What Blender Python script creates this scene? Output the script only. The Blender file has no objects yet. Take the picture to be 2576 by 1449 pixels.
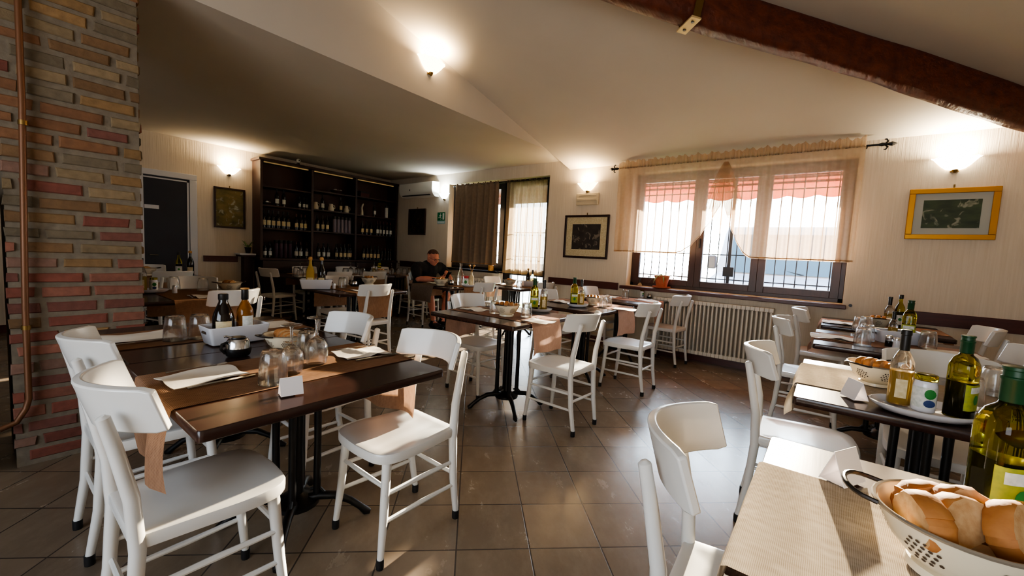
import bpy, math, random
from mathutils import Vector, Matrix
R = math.radians
rnd = random.Random(7)
COL = bpy.context.scene.collection

# ---------------------------------------------------------------- camera model
PITCH, ROLL, YAW, FPX, CAMH = 0.0816571771, 0.0499827873, -0.916739556, 1035.09, 1.333
def _axes():
    cy, sy = math.cos(YAW), math.sin(YAW)
    fwd = Vector((-sy*math.cos(PITCH), cy*math.cos(PITCH), -math.sin(PITCH)))
    right = Vector((cy, sy, 0)); up = right.cross(fwd)
    c, s = math.cos(ROLL), math.sin(ROLL)
    return c*right + s*up, -s*right + c*up, fwd
CR, CU, CF = _axes()
CAM = Vector((0, 0, CAMH))
def at(px, py, **k):
    """where the line of sight through a pixel of the photograph meets the plane x=, y= or z="""
    (a, v), = k.items()
    i = 'xyz'.index(a)
    d = CR*((px-1288)/FPX) - CU*((py-724.5)/FPX) + CF
    return CAM + d*((v-CAM[i])/d[i])

# ---------------------------------------------------------------- mesh builder
class MB:
    def __init__(s): s.v = []; s.f = []; s.m = []; s.uv = {}
    def add(s, vs, fs, mi=0):
        b = len(s.v); s.v += [tuple(p) for p in vs]
        for f in fs: s.f.append([b+i for i in f]); s.m.append(mi)
        return s
    def box(s, c, size, rot=None, mi=0):
        hx, hy, hz = size[0]/2, size[1]/2, size[2]/2
        vs = [Vector((x, y, z)) for z in (-hz, hz) for y in (-hy, hy) for x in (-hx, hx)]
        if rot is not None: vs = [rot @ p for p in vs]
        vs = [p+Vector(c) for p in vs]
        return s.add(vs, [(0,2,3,1),(4,5,7,6),(0,1,5,4),(2,6,7,3),(0,4,6,2),(1,3,7,5)], mi)
    def bar(s, lo, hi, mi=0):
        c = [(a+b)/2 for a, b in zip(lo, hi)]; sz = [abs(b-a) for a, b in zip(lo, hi)]
        return s.box(c, sz, None, mi)
    def loft(s, rings, cap=True, mi=0, close=True):
        n = len(rings[0]); vs = [p for r in rings for p in r]; fs = []
        for k in range(len(rings)-1):
            for i in range(n if close else n-1):
                j = (i+1) % n
                fs.append((k*n+i, k*n+j, (k+1)*n+j, (k+1)*n+i))
        if cap:
            fs.append(tuple(range(n-1, -1, -1))); fs.append(tuple((len(rings)-1)*n+i for i in range(n)))
        return s.add(vs, fs, mi)
    def lathe(s, prof, seg=24, c=(0,0,0), mi=0, cap=True, sy=1.0):
        rings = []
        for r, z in prof:
            r = max(r, 1e-4)
            rings.append([(c[0]+r*math.cos(2*math.pi*i/seg), c[1]+sy*r*math.sin(2*math.pi*i/seg), c[2]+z) for i in range(seg)])
        return s.loft(rings, cap, mi)
    def tube(s, pts, rad, seg=8, mi=0, cap=True, flat=1.0):
        pts = [Vector(p) for p in pts]; n = len(pts)
        if not hasattr(rad, '__len__'): rad = [rad]*n
        t0 = (pts[1]-pts[0]).normalized()
        a = t0.cross(Vector((0,0,1)))
        if a.length < 1e-3: a = Vector((1,0,0))
        a.normalize(); rings = []
        for i in range(n):
            t = (pts[min(i+1,n-1)]-pts[max(i-1,0)]).normalized()
            a = (a - t*a.dot(t)).normalized(); b = t.cross(a)
            rings.append([pts[i]+a*rad[i]*math.cos(2*math.pi*k/seg)+b*rad[i]*flat*math.sin(2*math.pi*k/seg) for k in range(seg)])
        return s.loft(rings, cap, mi)
    def ball(s, c, r, seg=12, rings=8, mi=0):
        if not hasattr(r, '__len__'): r = (r, r, r)
        prof = []
        for k in range(rings+1):
            a = math.pi*k/rings
            prof.append((max(math.sin(a), 1e-3), -math.cos(a)))
        rr = [[(c[0]+r[0]*p*math.cos(2*math.pi*i/seg), c[1]+r[1]*p*math.sin(2*math.pi*i/seg), c[2]+r[2]*z) for i in range(seg)] for p, z in prof]
        return s.loft(rr, True, mi)
    def grid(s, fn, nu, nv, mi=0, thick=0, nrm=None):
        """surface fn(u,v); with thick>0 a closed slab along nrm(u,v)"""
        P = [[Vector(fn(i/nu, j/nv)) for i in range(nu+1)] for j in range(nv+1)]
        w = nu+1
        base = len(s.v)
        fs = [(j*w+i, j*w+i+1, (j+1)*w+i+1, (j+1)*w+i) for j in range(nv) for i in range(nu)]
        flat = [p for r in P for p in r]
        if not thick:
            s.add(flat, fs, mi)
        else:
            Q = []
            for j in range(nv+1):
                for i in range(nu+1):
                    du = P[j][min(i+1,nu)]-P[j][max(i-1,0)]; dv = P[min(j+1,nv)][i]-P[max(j-1,0)][i]
                    n = du.cross(dv).normalized()
                    Q.append(P[j][i]-n*thick)
            N = len(flat)
            fs2 = [tuple(N+k for k in reversed(f)) for f in fs]
            rim = [j for j in range(w)] + [k*w+nu for k in range(1, nv+1)] + [nv*w+i for i in range(nu-1, -1, -1)] + [k*w for k in range(nv-1, 0, -1)]
            fs3 = [(rim[(k+1) % len(rim)], rim[k], N+rim[k], N+rim[(k+1) % len(rim)]) for k in range(len(rim))]
            s.add(flat+Q, fs+fs2+fs3, mi)
        for j in range(nv+1):
            for i in range(nu+1):
                s.uv[base+j*w+i] = (i/nu, j/nv)
                if thick: s.uv[base+w*(nv+1)+j*w+i] = (i/nu, j/nv)
        return s
    def prism(s, poly, z0, z1, mi=0):
        return s.loft([[(x, y, z0) for x, y in poly], [(x, y, z1) for x, y in poly]], True, mi)
    def build(s, name, mat, parent=None, smooth=40, bevel=0, loc=None, subsurf=0):
        me = bpy.data.meshes.new(name); me.from_pydata(s.v, [], s.f); me.update()
        mats = mat if isinstance(mat, (list, tuple)) else [mat]
        for m in mats: me.materials.append(m)
        if len(mats) > 1: me.polygons.foreach_set('material_index', s.m)
        if s.uv:
            ul = me.uv_layers.new(name='UVMap')
            for l in me.loops: ul.data[l.index].uv = s.uv.get(l.vertex_index, (0, 0))
        if smooth:
            me.shade_smooth(); me.set_sharp_from_angle(angle=R(smooth))
        o = bpy.data.objects.new(name, me); COL.objects.link(o)
        if parent is not None: o.parent = parent
        if loc is not None: o.location = loc
        if bevel:
            b = o.modifiers.new('bevel', 'BEVEL'); b.width = bevel; b.segments = 2; b.limit_method = 'ANGLE'
        if subsurf:
            b = o.modifiers.new('subsurf', 'SUBSURF'); b.levels = subsurf; b.render_levels = subsurf
        return o

def tag(o, label=None, cat=None, group=None, kind=None):
    if label: o['label'] = label
    if cat: o['category'] = cat
    if group: o['group'] = group
    if kind: o['kind'] = kind
    return o
def empty(name, loc=(0,0,0), rz=0):
    o = bpy.data.objects.new(name, None); COL.objects.link(o)
    o.empty_display_size = .1; o.location = loc; o.rotation_euler = (0, 0, rz); return o
def copy_tree(o, parent=None):
    c = o.copy(); COL.objects.link(c)
    for k in ('label', 'category', 'group'):
        if parent is None and k in c: del c[k]
    if parent is not None: c.parent = parent
    for ch in list(o.children): copy_tree(ch, c)
    return c
PROTO = {}
def make(kind, *args):
    """first call builds the thing, later calls copy it with all its parts"""
    key = (kind,)+args
    if key not in PROTO:
        PROTO[key] = globals()['make_'+kind](*args); return PROTO[key]
    return copy_tree(PROTO[key])
def put(o, loc, rz=0, label=None, cat=None, group=None, scale=None, tilt=None):
    o.location = loc; o.rotation_euler = (tilt[0], tilt[1], rz) if tilt else (0, 0, rz)
    if scale: o.scale = (scale,)*3 if not hasattr(scale, '__len__') else scale
    return tag(o, label, cat, group)

# ---------------------------------------------------------------- materials
def lin(c):
    return tuple(((x/255)/12.92 if x/255 <= .04045 else ((x/255+.055)/1.055)**2.4) for x in c)
def node(nt, t, **kw):
    n = nt.nodes.new(t)
    for k, v in kw.items():
        if k in n.inputs.keys(): n.inputs[k].default_value = v
        else: setattr(n, k, v)
    return n
def mat(name, col, rough=.5, metal=0, spec=.5, noise=None, bump=None, trans=0, ior=1.45, emit=None, coat=0, sheen=0, coords='Object'):
    """procedural principled material. noise=(scale xyz, colour2, detail, contrast); bump=(scale xyz, strength, distance)"""
    m = bpy.data.materials.new(name); m.use_nodes = True; nt = m.node_tree
    b = nt.nodes['Principled BSDF']
    c = lin(col) if max(col) > 1.0 else col
    b.inputs['Base Color'].default_value = (*c, 1); b.inputs['Roughness'].default_value = rough
    b.inputs['Metallic'].default_value = metal; b.inputs['Specular IOR Level'].default_value = spec
    b.inputs['Transmission Weight'].default_value = trans; b.inputs['IOR'].default_value = ior
    b.inputs['Coat Weight'].default_value = coat; b.inputs['Coat Roughness'].default_value = .1
    if emit:
        b.inputs['Emission Color'].default_value = (*emit[0], 1); b.inputs['Emission Strength'].default_value = emit[1]
    def tex(sc, detail):
        tc = node(nt, 'ShaderNodeTexCoord'); mp = node(nt, 'ShaderNodeMapping')
        mp.inputs['Scale'].default_value = sc if hasattr(sc, '__len__') else (sc,)*3
        nt.links.new(tc.outputs[coords], mp.inputs['Vector'])
        n = node(nt, 'ShaderNodeTexNoise'); n.inputs['Scale'].default_value = 1; n.inputs['Detail'].default_value = detail
        nt.links.new(mp.outputs['Vector'], n.inputs['Vector']); return n
    if noise:
        sc, c2, det, con = noise
        c2 = lin(c2) if max(c2) > 1.0 else c2
        n = tex(sc, det)
        mr = node(nt, 'ShaderNodeMapRange'); mr.inputs['From Min'].default_value = .5-.5/con; mr.inputs['From Max'].default_value = .5+.5/con
        nt.links.new(n.outputs['Fac'], mr.inputs['Value'])
        mx = node(nt, 'ShaderNodeMix', data_type='RGBA')
        mx.inputs['A'].default_value = (*c, 1); mx.inputs['B'].default_value = (*c2, 1)
        # RGBA sockets
        ia = [i for i in mx.inputs if i.type == 'RGBA']; ia[0].default_value = (*c, 1); ia[1].default_value = (*c2, 1)
        nt.links.new(mr.outputs['Result'], mx.inputs[0])
        nt.links.new([o for o in mx.outputs if o.type == 'RGBA'][0], b.inputs['Base Color'])
    if bump:
        sc, st, di = bump
        n = tex(sc, 3)
        bp = node(nt, 'ShaderNodeBump'); bp.inputs['Strength'].default_value = st; bp.inputs['Distance'].default_value = di
        nt.links.new(n.outputs['Fac'], bp.inputs['Height']); nt.links.new(bp.outputs['Normal'], b.inputs['Normal'])
    return m
def thin_glass(name, tint=(1,1,1), refl=.5, rough=.02, edge=.35, bumpsc=None):
    """clear glass: see-through with fresnel reflections and slightly darker edges"""
    m = bpy.data.materials.new(name); m.use_nodes = True; nt = m.node_tree; nt.nodes.clear()
    out = node(nt, 'ShaderNodeOutputMaterial'); mix = node(nt, 'ShaderNodeMixShader')
    tr = node(nt, 'ShaderNodeBsdfTransparent'); gl = node(nt, 'ShaderNodeBsdfGlossy')
    gl.inputs['Roughness'].default_value = rough
    lw = node(nt, 'ShaderNodeLayerWeight'); lw.inputs['Blend'].default_value = edge
    mx = node(nt, 'ShaderNodeMix', data_type='RGBA')
    ia = [i for i in mx.inputs if i.type == 'RGBA']
    ia[0].default_value = (*tint, 1); ia[1].default_value = (*[t*.86 for t in tint], 1)
    nt.links.new(lw.outputs['Facing'], mx.inputs[0]); nt.links.new([o for o in mx.outputs if o.type == 'RGBA'][0], tr.inputs['Color'])
    ml = node(nt, 'ShaderNodeMath', operation='MULTIPLY'); ml.inputs[1].default_value = refl
    nt.links.new(lw.outputs['Fresnel'], ml.inputs[0]); nt.links.new(ml.outputs[0], mix.inputs[0])
    if bumpsc:
        n = node(nt, 'ShaderNodeTexNoise'); n.inputs['Scale'].default_value = bumpsc
        tc = node(nt, 'ShaderNodeTexCoord'); nt.links.new(tc.outputs['Object'], n.inputs['Vector'])
        bp = node(nt, 'ShaderNodeBump'); bp.inputs['Strength'].default_value = .3; bp.inputs['Distance'].default_value = .006
        nt.links.new(n.outputs['Fac'], bp.inputs['Height']); nt.links.new(bp.outputs['Normal'], gl.inputs['Normal']); nt.links.new(bp.outputs['Normal'], lw.inputs['Normal'])
    nt.links.new(tr.outputs[0], mix.inputs[1]); nt.links.new(gl.outputs[0], mix.inputs[2]); nt.links.new(mix.outputs[0], out.inputs[0])
    return m
def clear_glass(name):
    """drinking glass: refracting body blended with straight-through light so it stays bright"""
    m = bpy.data.materials.new(name); m.use_nodes = True; nt = m.node_tree; nt.nodes.clear()
    out = node(nt, 'ShaderNodeOutputMaterial'); mix = node(nt, 'ShaderNodeMixShader'); mix.inputs[0].default_value = .75
    tr = node(nt, 'ShaderNodeBsdfTransparent'); tr.inputs['Color'].default_value = (.97, .98, .98, 1)
    gl = node(nt, 'ShaderNodeBsdfGlass'); gl.inputs['IOR'].default_value = 1.45; gl.inputs['Roughness'].default_value = 0.0
    nt.links.new(tr.outputs[0], mix.inputs[1]); nt.links.new(gl.outputs[0], mix.inputs[2]); nt.links.new(mix.outputs[0], out.inputs[0])
    return m
def cloth(name, col, col2, su, sv, transl=.3, alpha=0.0, contrast=2.0, rough=.9, emitless=True):
    """woven cloth: fine thread lines along both UV directions, some light passing through; alpha = open weave"""
    m = bpy.data.materials.new(name); m.use_nodes = True; nt = m.node_tree; nt.nodes.clear()
    out = node(nt, 'ShaderNodeOutputMaterial')
    tc = node(nt, 'ShaderNodeTexCoord')
    def waves(axis, n):
        sp = node(nt, 'ShaderNodeSeparateXYZ'); nt.links.new(tc.outputs['UV'], sp.inputs[0])
        ml = node(nt, 'ShaderNodeMath', operation='MULTIPLY'); ml.inputs[1].default_value = n*math.pi*2
        nt.links.new(sp.outputs[axis], ml.inputs[0])
        nz = node(nt, 'ShaderNodeTexNoise'); nz.inputs['Scale'].default_value = 9
        nt.links.new(tc.outputs['UV'], nz.inputs['Vector'])
        ad = node(nt, 'ShaderNodeMath', operation='MULTIPLY_ADD'); ad.inputs[1].default_value = 5
        nt.links.new(nz.outputs['Fac'], ad.inputs[0]); nt.links.new(ml.outputs[0], ad.inputs[2])
        sn = node(nt, 'ShaderNodeMath', operation='SINE'); nt.links.new(ad.outputs[0], sn.inputs[0]); return sn
    a, b = waves(0, su), waves(1, sv)
    mu = node(nt, 'ShaderNodeMath', operation='MULTIPLY_ADD'); mu.inputs[1].default_value = .5
    nt.links.new(a.outputs[0], mu.inputs[0]); nt.links.new(b.outputs[0], mu.inputs[2])
    mr = node(nt, 'ShaderNodeMapRange'); mr.inputs['From Min'].default_value = -1.5; mr.inputs['From Max'].default_value = 1.5
    nt.links.new(mu.outputs[0], mr.inputs['Value'])
    nz = node(nt, 'ShaderNodeTexNoise'); nz.inputs['Scale'].default_value = 30; nt.links.new(tc.outputs['UV'], nz.inputs['Vector'])
    av = node(nt, 'ShaderNodeMath', operation='MULTIPLY'); nt.links.new(mr.outputs[0], av.inputs[0]); nt.links.new(nz.outputs['Fac'], av.inputs[1])
    a2 = node(nt, 'ShaderNodeMath', operation='MULTIPLY'); a2.inputs[1].default_value = contrast; nt.links.new(av.outputs[0], a2.inputs[0]); a2.use_clamp = True
    mx = node(nt, 'ShaderNodeMix', data_type='RGBA'); ia = [i for i in mx.inputs if i.type == 'RGBA']
    ia[0].default_value = (*lin(col), 1); ia[1].default_value = (*lin(col2), 1)
    nt.links.new(a2.outputs[0], mx.inputs[0]); cout = [o for o in mx.outputs if o.type == 'RGBA'][0]
    df = node(nt, 'ShaderNodeBsdfDiffuse'); tl = node(nt, 'ShaderNodeBsdfTranslucent')
    nt.links.new(cout, df.inputs['Color']); nt.links.new(cout, tl.inputs['Color'])
    bp = node(nt, 'ShaderNodeBump'); bp.inputs['Strength'].default_value = .3; bp.inputs['Distance'].default_value = .002
    nt.links.new(mr.outputs[0], bp.inputs['Height']); nt.links.new(bp.outputs['Normal'], df.inputs['Normal'])
    m1 = node(nt, 'ShaderNodeMixShader'); m1.inputs[0].default_value = transl
    nt.links.new(df.outputs[0], m1.inputs[1]); nt.links.new(tl.outputs[0], m1.inputs[2])
    last = m1
    if alpha > 0:
        tp = node(nt, 'ShaderNodeBsdfTransparent'); tp.inputs['Color'].default_value = (1, .93, .82, 1)
        m2 = node(nt, 'ShaderNodeMixShader'); m2.inputs[0].default_value = alpha
        nt.links.new(m1.outputs[0], m2.inputs[1]); nt.links.new(tp.outputs[0], m2.inputs[2]); last = m2
    nt.links.new(last.outputs[0], out.inputs[0])
    return m

M = {}
M['white'] = mat('white_lacquer', (222,220,216), .28, noise=((6,6,6),(212,209,204),3,1.5), coat=.3)
M['black_rubber'] = mat('black_rubber', (22,21,22), .6)
M['iron'] = mat('black_cast_iron', (26,24,25), .4, .3, noise=((30,30,30),(14,13,13),3,2), bump=((60,60,60),.15,.002))
M['wenge'] = mat('wenge_veneer', (62,40,33), .22, spec=.55, noise=((3,60,60),(44,28,24),4,2), bump=((3,90,90),.08,.001))
M['runner'] = cloth('woven_runner_brown', (178,140,112), (130,98,78), 170, 300, .3, 0, 1.9)
M['runner_grey'] = cloth('woven_runner_taupe', (208,194,176), (156,140,122), 200, 420, .2, 0, 2.0)
M['runner_dark'] = cloth('woven_runner_dark_taupe', (120,106,96), (92,80,72), 110, 170, .1, 0, 2.2)
M['runner_pink'] = cloth('woven_runner_rose_beige', (190,156,138), (158,122,104), 170, 300, .3, 0, 1.8)
M['napkin'] = mat('paper_napkin', (226,219,208), .9, bump=((60,60,60),.25,.002))
M['steel'] = mat('polished_steel', (200,200,202), .18, 1)
M['cream'] = mat('cream_enamel', (226,214,188), .3, coat=.4)
M['hole'] = mat('punched_hole_dark', (70,55,42), .8)
M['rim'] = mat('grey_rolled_rim', (150,140,126), .3, .5)
M['loop'] = mat('dark_wire_handle', (60,54,50), .3, .6)
M['bread'] = mat('bread_crust', (150,88,42), .7, noise=((25,25,25),(190,132,76),4,1.6), bump=((40,40,40),.5,.004))
M['crumb'] = mat('bread_crumb', (214,178,132), .9, noise=((60,60,60),(182,134,84),4,1.6), bump=((90,90,90),.6,.003))
M['glass'] = clear_glass('clear_drinking_glass')
M['pane'] = thin_glass('window_pane_glass', (.96,.98,.98), .6, .0, .1)
M['picglass'] = thin_glass('picture_glass', (1,1,1), .5, .03, .12)
M['ceramic'] = mat('white_ceramic', (226,226,232), .2, coat=.5)
M['card'] = mat('folded_white_card', (236,230,230), .7)
M['oil'] = mat('olive_oil_green_glass', (206,196,60), .04, trans=1.0, ior=1.3, spec=.6)
M['oil_dark'] = mat('dark_olive_oil', (58,60,10), .25, spec=.5)
M['vinegar'] = mat('golden_vinegar', (248,206,104), .15, trans=.55, ior=1.2)
M['balsamic'] = mat('balsamic_dark_glass', (20,12,9), .08, spec=.6)
M['amber'] = mat('amber_oil', (178,110,18), .07, trans=.6, ior=1.35)
M['label'] = mat('paper_label_cream', (226,212,176), .7, noise=((60,60,60),(196,176,130),3,2))
M['label_white'] = mat('paper_label_white', (232,232,226), .7, noise=((80,80,80),(190,196,190),3,2.4))
M['label_green'] = mat('paper_label_yellow_green', (172,170,40), .6, noise=((60,60,60),(120,140,60),3,2))
M['leaf_mark'] = mat('green_print', (40,120,50), .6)
M['blue_mark'] = mat('blue_print', (38,60,110), .6)
M['cap_black'] = mat('black_cap', (24,22,22), .35)
M['cap_green'] = mat('dark_green_cap', (18,62,34), .35)
M['cork'] = mat('cork_wood', (214,168,104), .7, noise=((40,40,40),(180,128,70),3,2))
M['gold'] = mat('gilded_frame', (190,134,40), .35, .6, bump=((50,50,50),.15,.002))
M['darkwood'] = mat('dark_stained_wood', (52,30,24), .4, noise=((2,40,40),(36,20,16),4,2), bump=((2,50,50),.15,.002))
M['shelfwood'] = mat('walnut_shelf_wood', (58,36,30), .5, noise=((30,30,2),(40,24,20),4,2))
M['frame_brown'] = mat('brown_window_frame', (60,38,33), .35, noise=((40,40,3),(48,29,25),3,2))
M['frame_black'] = mat('black_window_frame', (22,20,21), .4)
M['plaster'] = mat('ceiling_plaster', (200,190,176), .9, noise=((1.2,1.2,1.2),(190,180,166),4,1.3), bump=((14,14,14),.1,.004))
M['wallpaper'] = mat('vertical_crepe_wallpaper', (220,207,188), .85, noise=((60,60,1.6),(203,188,166),5,1.4), bump=((90,90,2.5),.5,.006))
M['rail'] = mat('mahogany_chair_rail', (84,40,34), .35, noise=((40,3,40),(66,30,26),3,2))
M['brass'] = mat('aged_brass', (130,104,60), .4, .8)
M['terracotta'] = mat('terracotta', (186,104,72), .8, noise=((30,30,30),(160,84,56),3,2))
M['leaf'] = mat('pale_green_leaf', (120,140,92), .5)
M['darkgrey_door'] = mat('dark_grey_door', (44,48,58), .5, noise=((3,3,3),(34,37,46),3,1.5))
M['paintwhite'] = mat('white_painted_trim', (206,206,208), .4)
M['plastic_white'] = mat('white_plastic', (232,230,222), .35)
M['sign_green'] = mat('exit_sign_green', (10,112,66), .5)
M['skin'] = mat('skin', (204,140,116), .55, noise=((20,20,20),(188,118,96),3,1.4), spec=.3)
M['hair'] = mat('short_brown_hair', (92,58,40), .7, noise=((120,120,60),(62,38,28),3,2), bump=((150,150,80),.8,.006))
M['shirt'] = mat('black_cotton', (20,19,22), .9, bump=((14,14,14),.3,.01))
M['phone'] = mat('black_phone', (14,14,16), .15)
M['rad'] = mat('radiator_enamel', (222,212,196), .35)
M['copper'] = mat('copper_pipe', (112,76,52), .45, .35)
M['beam'] = mat('dark_red_brown_beam', (112,54,34), .4, noise=((3,18,18),(62,27,18),5,1.6), bump=((5,22,22),.7,.02))
M['strap'] = mat('pale_steel_strap', (214,190,140), .4, .5)
M['plate_beige'] = mat('plaque_plaster', (206,190,160), .8, bump=((30,30,30),.4,.006))
# ================================================================ THE SETTING
XW, YS, YN, XL = 6.0, 8.35, -1.75, -2.6       # window wall, shelf wall, near wall, left wall
CZ, KS, Z0, YB = 2.92, .2223, 2.765, 3.521    # flat ceiling, roof pitch, eaves height, bulkhead
def struct(o): o['kind'] = 'structure'; return o

# --- floor: 45-degree square tiles, UV counts tiles
def floor_mat():
    m = bpy.data.materials.new('stone_floor_tiles'); m.use_nodes = True; nt = m.node_tree; b = nt.nodes['Principled BSDF']
    tc = node(nt, 'ShaderNodeTexCoord')
    br = node(nt, 'ShaderNodeTexBrick'); br.offset = 0.0; br.squash = 1.0
    br.inputs['Scale'].default_value = 1; br.inputs['Mortar Size'].default_value = .011; br.inputs['Mortar Smooth'].default_value = .2
    br.inputs['Brick Width'].default_value = 1; br.inputs['Row Height'].default_value = 1; br.inputs['Bias'].default_value = 0
    br.inputs['Color1'].default_value = (*lin((134,116,98)), 1); br.inputs['Color2'].default_value = (*lin((112,98,84)), 1)
    br.inputs['Mortar'].default_value = (*lin((70,62,54)), 1)
    nt.links.new(tc.outputs['UV'], br.inputs['Vector'])
    def nz(s, d, stretch=(1,1,1)):
        mp = node(nt, 'ShaderNodeMapping'); mp.inputs['Scale'].default_value = stretch
        nt.links.new(tc.outputs['UV'], mp.inputs['Vector'])
        n = node(nt, 'ShaderNodeTexNoise'); n.inputs['Scale'].default_value = s; n.inputs['Detail'].default_value = d
        nt.links.new(mp.outputs[0], n.inputs['Vector']); return n
    n1, n2 = nz(.8, 9, (1, .6, 1)), nz(2.2, 12, (1, .5, 1))
    n1.inputs['Roughness'].default_value = .62; n2.inputs['Roughness'].default_value = .72
    def mixc(fac, a, col, lo, hi):
        mr = node(nt, 'ShaderNodeMapRange'); mr.inputs['From Min'].default_value = lo; mr.inputs['From Max'].default_value = hi
        nt.links.new(fac, mr.inputs['Value'])
        mx = node(nt, 'ShaderNodeMix', data_type='RGBA'); ia = [i for i in mx.inputs if i.type == 'RGBA']
        nt.links.new(a, ia[0]); ia[1].default_value = (*lin(col), 1); nt.links.new(mr.outputs[0], mx.inputs[0])
        return [o for o in mx.outputs if o.type == 'RGBA'][0]
    c = mixc(n1.outputs['Fac'], br.outputs['Color'], (100,86,72), .4, .9)
    c = mixc(n2.outputs['Fac'], c, (146,130,112), .45, 1.1)
    mx = node(nt, 'ShaderNodeMix', data_type='RGBA'); ia = [i for i in mx.inputs if i.type == 'RGBA']
    nt.links.new(br.outputs['Fac'], mx.inputs[0]); nt.links.new(c, ia[0]); ia[1].default_value = (*lin((66,58,52)), 1)
    nt.links.new([o for o in mx.outputs if o.type == 'RGBA'][0], b.inputs['Base Color'])
    mr = node(nt, 'ShaderNodeMapRange'); mr.inputs['To Min'].default_value = .2; mr.inputs['To Max'].default_value = .32
    nt.links.new(n2.outputs['Fac'], mr.inputs['Value']); nt.links.new(mr.outputs[0], b.inputs['Roughness'])
    sub = node(nt, 'ShaderNodeMath', operation='MULTIPLY_ADD'); sub.inputs[1].default_value = -1.0
    m2 = node(nt, 'ShaderNodeMath', operation='MULTIPLY'); m2.inputs[1].default_value = .06
    nt.links.new(n2.outputs['Fac'], m2.inputs[0]); nt.links.new(br.outputs['Fac'], sub.inputs[0]); nt.links.new(m2.outputs[0], sub.inputs[2])
    bp = node(nt, 'ShaderNodeBump'); bp.inputs['Strength'].default_value = .35; bp.inputs['Distance'].default_value = .004
    nt.links.new(sub.outputs[0], bp.inputs['Height']); nt.links.new(bp.outputs[0], b.inputs['Normal'])
    return m
fl = MB(); P = [(XL-.3, YN-.3), (XW+.35, YN-.3), (XW+.35, YS+.3), (XL-.3, YS+.3)]
fl.add([(x, y, 0) for x, y in P], [(0, 1, 2, 3)])
TA, TS, TO = R(-47.0506), .33323, Vector((2.4862, 2.3477, 0))
TU, TV = Vector((math.cos(TA), math.sin(TA), 0)), Vector((-math.sin(TA), math.cos(TA), 0))
for i, (x, y) in enumerate(P):
    d = Vector((x, y, 0))-TO; fl.uv[i] = (d.dot(TU)/TS, d.dot(TV)/TS)
struct(fl.build('floor', floor_mat(), smooth=0))

# --- ceilings
c = MB(); c.add([(XL, YB, CZ), (XW, YB, CZ), (XW, YS, CZ), (XL, YS, CZ)], [(0, 1, 2, 3)])
hx = XW-(YB-YN); zt = Z0+KS*(YB-YN); xc = XW-(CZ-Z0)/KS
c.add([(XW, YN, Z0), (XW, YB, Z0), (hx, YB, zt)], [(0, 1, 2)])
c.add([(XW, YN, Z0), (hx, YB, zt), (XL, YB, zt), (XL, YN, Z0)], [(0, 1, 2, 3)])
struct(c.build('ceiling', M['plaster'], smooth=0))
c = MB(); c.add([(XL, YB, CZ), (xc, YB, CZ), (hx, YB, zt), (XL, YB, zt), (XW, YB, CZ), (XW, YB, Z0)], [(0, 1, 2, 3), (1, 4, 5)])
struct(c.build('wall_bulkhead', M['plaster'], smooth=0))

def wall_holes(name, axis, pos, t, a0, a1, z0, z1, holes, m):
    """slab perpendicular to axis at pos..pos+t, spanning a0..a1 along the other axis, with rectangular holes (a,b,za,zb)"""
    mb = MB(); A = sorted({a0, a1, *[h[0] for h in holes], *[h[1] for h in holes]}); Z = sorted({z0, z1, *[h[2] for h in holes], *[h[3] for h in holes]})
    for i in range(len(A)-1):
        for j in range(len(Z)-1):
            ca, cz = (A[i]+A[i+1])/2, (Z[j]+Z[j+1])/2
            if any(h[0] < ca < h[1] and h[2] < cz < h[3] for h in holes): continue
            if axis == 'x': mb.bar((pos, A[i], Z[j]), (pos+t, A[i+1], Z[j+1]))
            else: mb.bar((A[i], pos, Z[j]), (A[i+1], pos+t, Z[j+1]))
    return struct(mb.build(name, m, smooth=0))
WB = (-.15, 2.43, .955, 2.62)       # big window
WL = (4.93, 6.36, 1.0, 2.705)       # curtained window
WD = (3.905, 4.93, .02, 2.705)      # glazed door beside it
wall_holes('wall_window', 'x', XW, .34, YN, YS, 0, 3.0, [WB, WL, WD], M['wallpaper'])
wall_holes('wall_shelf', 'y', YS, .2, XL, XW+.34, 0, 3.0, [], M['wallpaper'])
wall_holes('wall_left', 'x', XL-.2, .2, YN, YS, 0, 4.2, [(-.9, 2.2, .8, 2.4)], M['wallpaper'])
wall_holes('wall_near', 'y', YN-.2, .2, XL, XW+.34, 0, 3.0, [], M['wallpaper'])

# --- skirting and rails on the window wall
struct(MB().bar((XW-.016, YN, 0), (XW, WD[0], .1)).build('baseboard_window', M['rail'], smooth=0))
struct(MB().bar((XW-.016, WD[1], 0), (XW, YS-.36, .1)).build('baseboard_window', M['rail'], smooth=0))
struct(MB().bar((XL, YS-.016, 0), (1.55, YS, .1)).bar((2.25, YS-.016, 0), (3.06, YS, .1)).build('baseboard_shelf', M['rail'], smooth=0))
struct(MB().bar((XW-.025, 2.545, .868), (XW, 3.81, .978)).build('trim_1', M['rail'], smooth=0, bevel=.004))
struct(MB().bar((XW-.025, YN, .818), (XW, -.735, .95)).build('trim_2', M['rail'], smooth=0, bevel=.004))
struct(MB().bar((2.32, YS-.025, .955), (2.825, YS, 1.055)).build('trim_3', M['rail'], smooth=0, bevel=.004))
struct(MB().bar((XW-.025, 6.75, .93), (XW, 7.9, 1.06)).build('trim_4', M['rail'], smooth=0, bevel=.004))

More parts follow.
